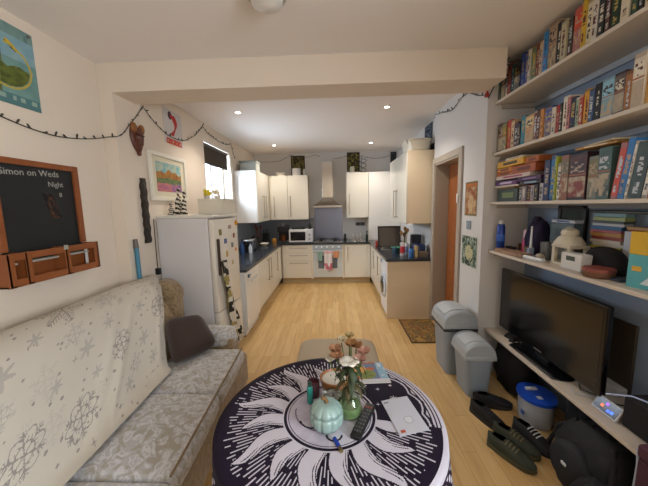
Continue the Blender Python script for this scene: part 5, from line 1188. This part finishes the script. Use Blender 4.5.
def sun(x, y):
    r = math.hypot(x, y); a = math.atan2(y, x); d = math.degrees(a)
    if r < .198:
        if .187 < r: return DK
        if .176 < r < .180: return DK
        # face: moon profile on left, simple eye and brow arcs
        if abs(math.hypot(x+.07, y+.03)-.055) < .004 and y < -.045: return DK
        if abs(math.hypot(x+.03, y-.02)-.12) < .003 and x < -.02 and y < .03: return hx('#6f6580')
        if abs(math.hypot(x-.02, y+.12)-.03) < .004 and y < -.12: return DK
        if x < .0: return mixc(hx('#a89fb4'), WH, fbm(x*30, y*30, 2))
        return WH
    if r < .204: return WH
    # night sky crescent towards the window side
    if -10 < d < 80 and r < .475:
        edge = .405+.018*abs(math.sin(math.radians(d)*9))
        if r < edge-.008 and r > .205:
            for (sx, sy, sr, kk) in ((.16, .20, .026, 8), (.30, .10, .022, 8), (.235, .17, .01, 4), (.22, .06, .009, 4), (.34, .03, .012, 8), (.12, .30, .014, 8), (.30, .20, .01, 4), (.27, .25, .016, 8)):
                dx, dy = x-sx, y-sy; rr = math.hypot(dx, dy)
                if rr < sr*(.35+.65*abs(math.cos(math.atan2(dy, dx)*kk/2))**3): return WH
            return DK
        if r < edge: return WH
        if r < edge+.012: return DK
        return WH if math.sin(r*420) > -.35 else DK
    if r > .452: return (DK if r < .462 else WH) if -60 < d < 90 else DK
    # flames
    f = a/(2*PI)*NF; wv = .16*math.sin((r-.204)*24); i = math.floor(f+wv); s = (f+wv)-i-.5
    L = .23 if i % 2 else .17; q = (r-.204)/L
    if q < 1:
        hw = .46*(1-q)**.7+.02
        if abs(s) < hw:
            e = hw-abs(s)
            if e < .05: return DK
            if s > 0 and math.sin(s*70+q*6) > .55 and q < .85 and e < .22: return DK
            return WH
    # radiating dashes
    g = a/(2*PI)*150; gi = math.floor(g); gs = g-gi
    ph_ = (r*9+hsh(gi, 3)*1.0) % 1
    if .28 < gs < .28+.40 and ph_ < .78 and r > .21+.06*hsh(gi, 8) and r < .40+.05*hsh(gi, 6): return WH
    return DK
def cl_col(u, v):
    a = u*2*PI
    if v < .76: r = R1*v/.76; return sun(r*math.cos(a), r*math.sin(a))
    q = (v-.76)/.24
    if q < .10: return DK if 90 < math.degrees(a) < 300 else WH
    if q < .16: return DK
    n = math.sin(a*60)*math.sin(q*30); return WH if (n > .25 or abs(q-.5) < .03) else DK
painted('tablecloth', cl_pos, cl_col, 900, 200, mat_paint(.7, 'printed_cloth', .2), close_u=True, label='dark purple and white sun and moon tablecloth on the round table', cat='tablecloth')
# items on the table
z = TZ+.0015
t = thing('pumpkin', 'pale turquoise ceramic pumpkin jar with brown stalk on the round table', 'pumpkin', (-.045, 1.09, z))
def pk(prof, n=96):
    b = B(); rings = []
    for (r, zz) in prof: rings.append([b.bm.verts.new((-.045+r*(1-.10*(1-abs(math.sin(2*PI*i/n*5)))**2)*math.cos(2*PI*i/n), 1.09+r*(1-.10*(1-abs(math.sin(2*PI*i/n*5)))**2)*math.sin(2*PI*i/n), z+zz)) for i in range(n)])
    for p, q in zip(rings, rings[1:]):
        for i in range(n): b.bm.faces.new((p[i], p[(i+1) % n], q[(i+1) % n], q[i]))
    b.bm.faces.new(rings[0][::-1]); b.bm.faces.new(rings[-1]); return b
PKM = M('#92ada7', .25, coat=.4)
pk([(.035, 0), (.055, .008), (.068, .03), (.070, .055), (.067, .070)]).done('pumpkin_body', PKM, t, smooth='all')
l = pk([(.067, .0715), (.062, .085), (.048, .102), (.028, .110), (.008, .107)]).done('lid', PKM, t, smooth='all')
B().tube([(-.045, 1.09, z+.105), (-.046, 1.088, z+.118), (-.052, 1.082, z+.130), (-.062, 1.078, z+.134)], .0085, 8, [1.2, .9, .8, .9]).done('stalk', M('#7a5a34', .5), l, smooth=True)
t = thing('candle_bowl', 'brown pottery bowl of white candle wax behind the turquoise pumpkin', 'candle', (-.01, 1.338, z))
B().lathe([(.045, 0), (.06, .01), (.074, .055), (.074, .064), (.067, .064), (.06, .05), (.001, .048)], (-.01, 1.338, z), 36).done('bowl', M('#a3683c', .35), t, smooth=True); B().lathe([(.064, .05), (.062, .056), (.001, .057)], (-.01, 1.338, z), 30).done('wax', M('#dcd8cc', .5), t, smooth=True)
for dx, dy in ((.02, .01), (-.02, .015), (0, -.02)): B().cyl((-.01+dx, 1.338+dy, z+.055), (-.01+dx, 1.338+dy, z+.066), .0015, n=6).done('wick', BLACK, t)
t = thing('glass_jar', 'low clear glass jar with lid between the candle bowl and the pumpkin', 'jar', (-.022, 1.214, z))
B().lathe([(.04, 0), (.044, .006), (.044, .05), (.040, .05), (.039, .008), (.001, .008)], (-.022, 1.214, z), 30).done('jar_body', JGLASS, t, smooth=True); B().lathe([(.046, .051), (.047, .058), (.02, .066), (.01, .075), (.001, .076)], (-.022, 1.214, z), 30).done('lid', mat_glass('#dfe6e6', .3), t, smooth=True)
# vase and flowers
VX, VY = .052, 1.152
t = thing('vase', 'green glass vase holding the fading white flowers', 'vase', (VX, VY, z))
B().lathe([(.03, 0), (.046, .01), (.055, .035), (.048, .07), (.034, .09), (.042, .105), (.040, .105), (.031, .09), (.045, .068), (.05, .036), (.04, .014), (.001, .01)], (VX, VY, z), 32).done('glass', mat_glass('#e6efe0', .07), t, smooth=True)
B().lathe([(.04, .012), (.048, .036), (.044, .055), (.001, .055)], (VX, VY, z), 24).done('water', M('#a5b292', .3), t, smooth=True)
FL = thing('flower_bouquet', 'bouquet of wilting white and pink lilies with dark leaves in the green vase', 'flowers', (VX, VY, z+.02))
heads = [(-.045, .03, .30, '#9c6f50', 1), (-.065, .0, .27, '#cfc6b4', 0), (-.02, .05, .335, '#c9bc9c', 0), (.015, .03, .325, '#94683c', 1), (.005, -.02, .275, '#e2ddd0', 2), (.06, .02, .295, '#b58470', 1), (.045, -.0, .27, '#b88d7c', 1), (.01, .06, .35, '#b09a6c', 0), (-.04, .0, .285, '#a87a58', 1), (.035, .045, .31, '#a5764a', 1)]
for i, (dx, dy, h, c, k) in enumerate(heads):
    p = Vector((VX+dx*1.15-.006, VY+dy, z+h*.94)); m_ = Vector((VX+dx*.4, VY+dy*.4, z+.14))
    s_ = B().tube([(VX+dx*.1, VY+dy*.1, z+.018), (VX+dx*.2, VY+dy*.2, z+.09), m_, p-Vector((0, 0, .01))], .0028, 6).done('stem', M('#4c5a2a', .6), FL, smooth=True)
    b = B(); npet = 6
    for q in range(npet):
        a = q*2*PI/npet+i; open_ = .042 if k == 2 else .028
        def pet(u, v, a=a, p=p, o=open_, k=k):
            rr = o*math.sin(v*1.6)*(1 if k != 0 else .55); zz = (.034*v-(.03*v*v if k == 2 else .012*v*v)); w = .019*math.sin(PI*min(1, v*.92+.06))*(u-.5)*2
            return Vector((p.x+rr*math.cos(a)-w*math.sin(a), p.y+rr*math.sin(a)+w*math.cos(a), p.z-.006+zz+.004*math.sin(u*PI)))
        b.grid(pet, 4, 6)
    b.done('blossom', M(c, .6, var=.15, scale=60), FL, smooth='all')
for i in range(24):
    a = i*2.4; r0 = .012; L = .06+.03*hsh(i, 5); h = z+.13+.11*hsh(i, 7); dr = .6+.8*hsh(i, 2)
    def lf(u, v, a=a, L=L, h=h, dr=dr):
        r = r0+L*.8*math.sin(v*1.4); w = .012*math.sin(PI*min(1, v*.95+.04))*(u-.5)*2; zz = h+.02*v-L*dr*v*v
        return Vector((VX+r*math.cos(a)-w*math.sin(a), VY+r*math.sin(a)+w*math.cos(a), zz-.004*abs(u-.5)*2))
    B().grid(lf, 4, 8).done('leaf', M('#2f3c20' if i % 3 else '#4d4424', .6), FL, smooth='all')
t = thing('bottle', 'small teal bottle with dark cap left of the candle bowl', 'bottle', (-.122, 1.235, z))
B().box(-.138, -.112, 1.215, 1.245, z, z+.085, .010, 3).done('bottle_body', M('#2f8f86', .2), t, smooth=True); B().cyl((-.125, 1.23, z+.085), (-.125, 1.23, z+.105), .009).done('cap', M('#26403c', .4), t)
t = thing('glass_jar', 'small dark red glass candle jar beside the teal bottle', 'jar', (-.095, 1.27, z))
B().lathe([(.026, 0), (.029, .006), (.029, .075), (.026, .075), (.025, .01), (.001, .01)], (-.112, 1.285, z), 26).done('jar_body', M('#5a3a40', .12), t, smooth=True); B().lathe([(.024, .012), (.024, .05), (.001, .05)], (-.112, 1.285, z), 20).done('wax', M('#7a3038', .5), t, smooth=True)
# remote
t = thing('remote_control', 'black television remote lying on the tablecloth right of the vase', 'remote control', (.10, 1.115, z))
rt = (Vector((.112, 1.105, z)), 'Z', -.42)
B().box(.083, .127, 1.005, 1.215, z, z+.018, .006, 3, rot=rt).done('case', M('#1b1c1e', .4), t)
for r_ in range(8):
    for c_ in range(3):
        B().box(.090+c_*.0115, .097+c_*.0115, 1.03+r_*.021, 1.040+r_*.021, z+.018, z+.0205, .001, rot=rt).done('button', M('#55585c' if r_ != 7 else '#8a2f2a', .5), t)
# letter
def let(u, v):
    if .10 < u < .24 and .86 < v < .93: return hx('#b5502e')
    if (u-.55)**2*1.0+((v-.66)*1.6)**2 < .026: return hx('#cfd0d4') if (u-.55)**2+((v-.66)*1.6)**2 < .018 else hx('#a9aab4')
    if .06 < u < .22 and .06 < v < .10: return hx('#6a6f80')
    return hx('#c4c5cf')
P0, P1, P2, P3 = (Vector((.201, 1.241)), Vector((.328, 1.277)), Vector((.367, 1.068)), Vector((.241, 1.032)))
def bil(u, v): p = P0.lerp(P1, u).lerp(P3.lerp(P2, u), v); return (p.x, p.y, z+.0025+.002*math.sin(u*3))
o = painted('letter', bil, let, 40, 60, PRINT, label='white letter with small orange mark on the right side of the table', cat='letter'); md = o.modifiers.new('thickness', 'SOLIDIFY'); md.thickness = .001
def food(u, v):
    if v > .82 or u < .04: return hx('#c9c6c8')
    if u > .8: return hx('#8fb0c4') if vn(u*9, v*9, 2) > .4 else hx('#c3ccd4')
    if (u-.3)**2+(v-.33)**2 < .045: return mixc(hx('#c9893f'), hx('#e0b878'), fbm(u*12, v*12, 3))
    if (u-.5)**2+(v-.6)**2 < .05: return mixc(hx('#4f6a3a'), hx('#9a9a5a'), fbm(u*12, v*12, 7))
    return mixc(hx('#6f7f98'), hx('#b86a4a'), round(vn(u*6, v*6, 4)))
Q0, Q1, Q2, Q3 = Vector((.05, 1.565)), Vector((.255, 1.575)), Vector((.275, 1.385)), Vector((.05, 1.37))
def bil2(u, v): p = Q0.lerp(Q1, u).lerp(Q3.lerp(Q2, u), v); return (p.x, p.y, z+.0045)
t = thing('magazine', 'food magazine with colourful cover at the far side of the table', 'magazine', (.16, 1.47, z)); painted('cover', bil2, food, 50, 46, PRINT, t)
B().prism([tuple(Q0), tuple(Q1), tuple(Q2), tuple(Q3)], lambda u, v, q: Vector((u, v, q)), z, z+.004).done('pages', M('#d0ccc4', .7), t)
t = thing('lighter', 'blue lighter with metal cap before the turquoise pumpkin', 'lighter', (0, .985, z))
B().cyl((-.014, 1.018, z+.008), (.004, .978, z+.008), .0078, n=14).done('lighter_body', M('#1f3fa8', .2), t, smooth=True); B().cyl((.005, .976, z+.008), (.013, .958, z+.008), .007, n=14).done('metal_cap', M('#8a7a52', .3, .8), t, smooth=True)
# ------------------------------------------------------------------ light and camera
w = bpy.data.worlds.new('daylight'); S.world = w; w.use_nodes = True
bg = w.node_tree.nodes['Background']; bg.inputs['Color'].default_value = (.78, .90, 1, 1); bg.inputs['Strength'].default_value = 1.6
def area(name, loc, rot, sx, sy, e, col):
    l = bpy.data.lights.new(name, 'AREA'); l.shape = 'RECTANGLE'; l.size = sx; l.size_y = sy; l.energy = e; l.color = col
    o = bpy.data.objects.new(name, l); C.objects.link(o); o.location = loc; o.rotation_euler = rot
area('window_daylight_side', (XA+.35, -.7, 1.7), (0, PI/2, 0), 1.4, 1.1, 145, (.88, .94, 1))
area('window_daylight_kitchen', (XLa-.3, 4.6, 2.15), (0, -PI/2, 0), .9, 1.2, 95, (.70, .84, 1))
f_, yaw, pit, rol, HC = 290.457, .037, .1265, .0215, 1.62
cam = bpy.data.cameras.new('camera'); cam.sensor_fit = 'HORIZONTAL'; cam.sensor_width = 36; cam.lens = f_/648*36; cam.clip_start = .02
co = bpy.data.objects.new('camera', cam); C.objects.link(co); S.camera = co
R0 = Vector((math.cos(yaw), math.sin(yaw), 0)); F = Vector((-math.sin(yaw)*math.cos(pit), math.cos(yaw)*math.cos(pit), -math.sin(pit)))
U0 = R0.cross(F); D0_ = -U0
right = R0*math.cos(rol)+D0_*math.sin(rol); down = -R0*math.sin(rol)+D0_*math.cos(rol)
m = Matrix((right, -down, -F)).transposed().to_4x4(); m.translation = (0, 0, HC); co.matrix_world = m
S.view_settings.view_transform = 'Standard'; S.view_settings.look = 'None'; S.view_settings.exposure = 0.25; S.view_settings.gamma = 1; S.view_settings.use_curve_mapping = False
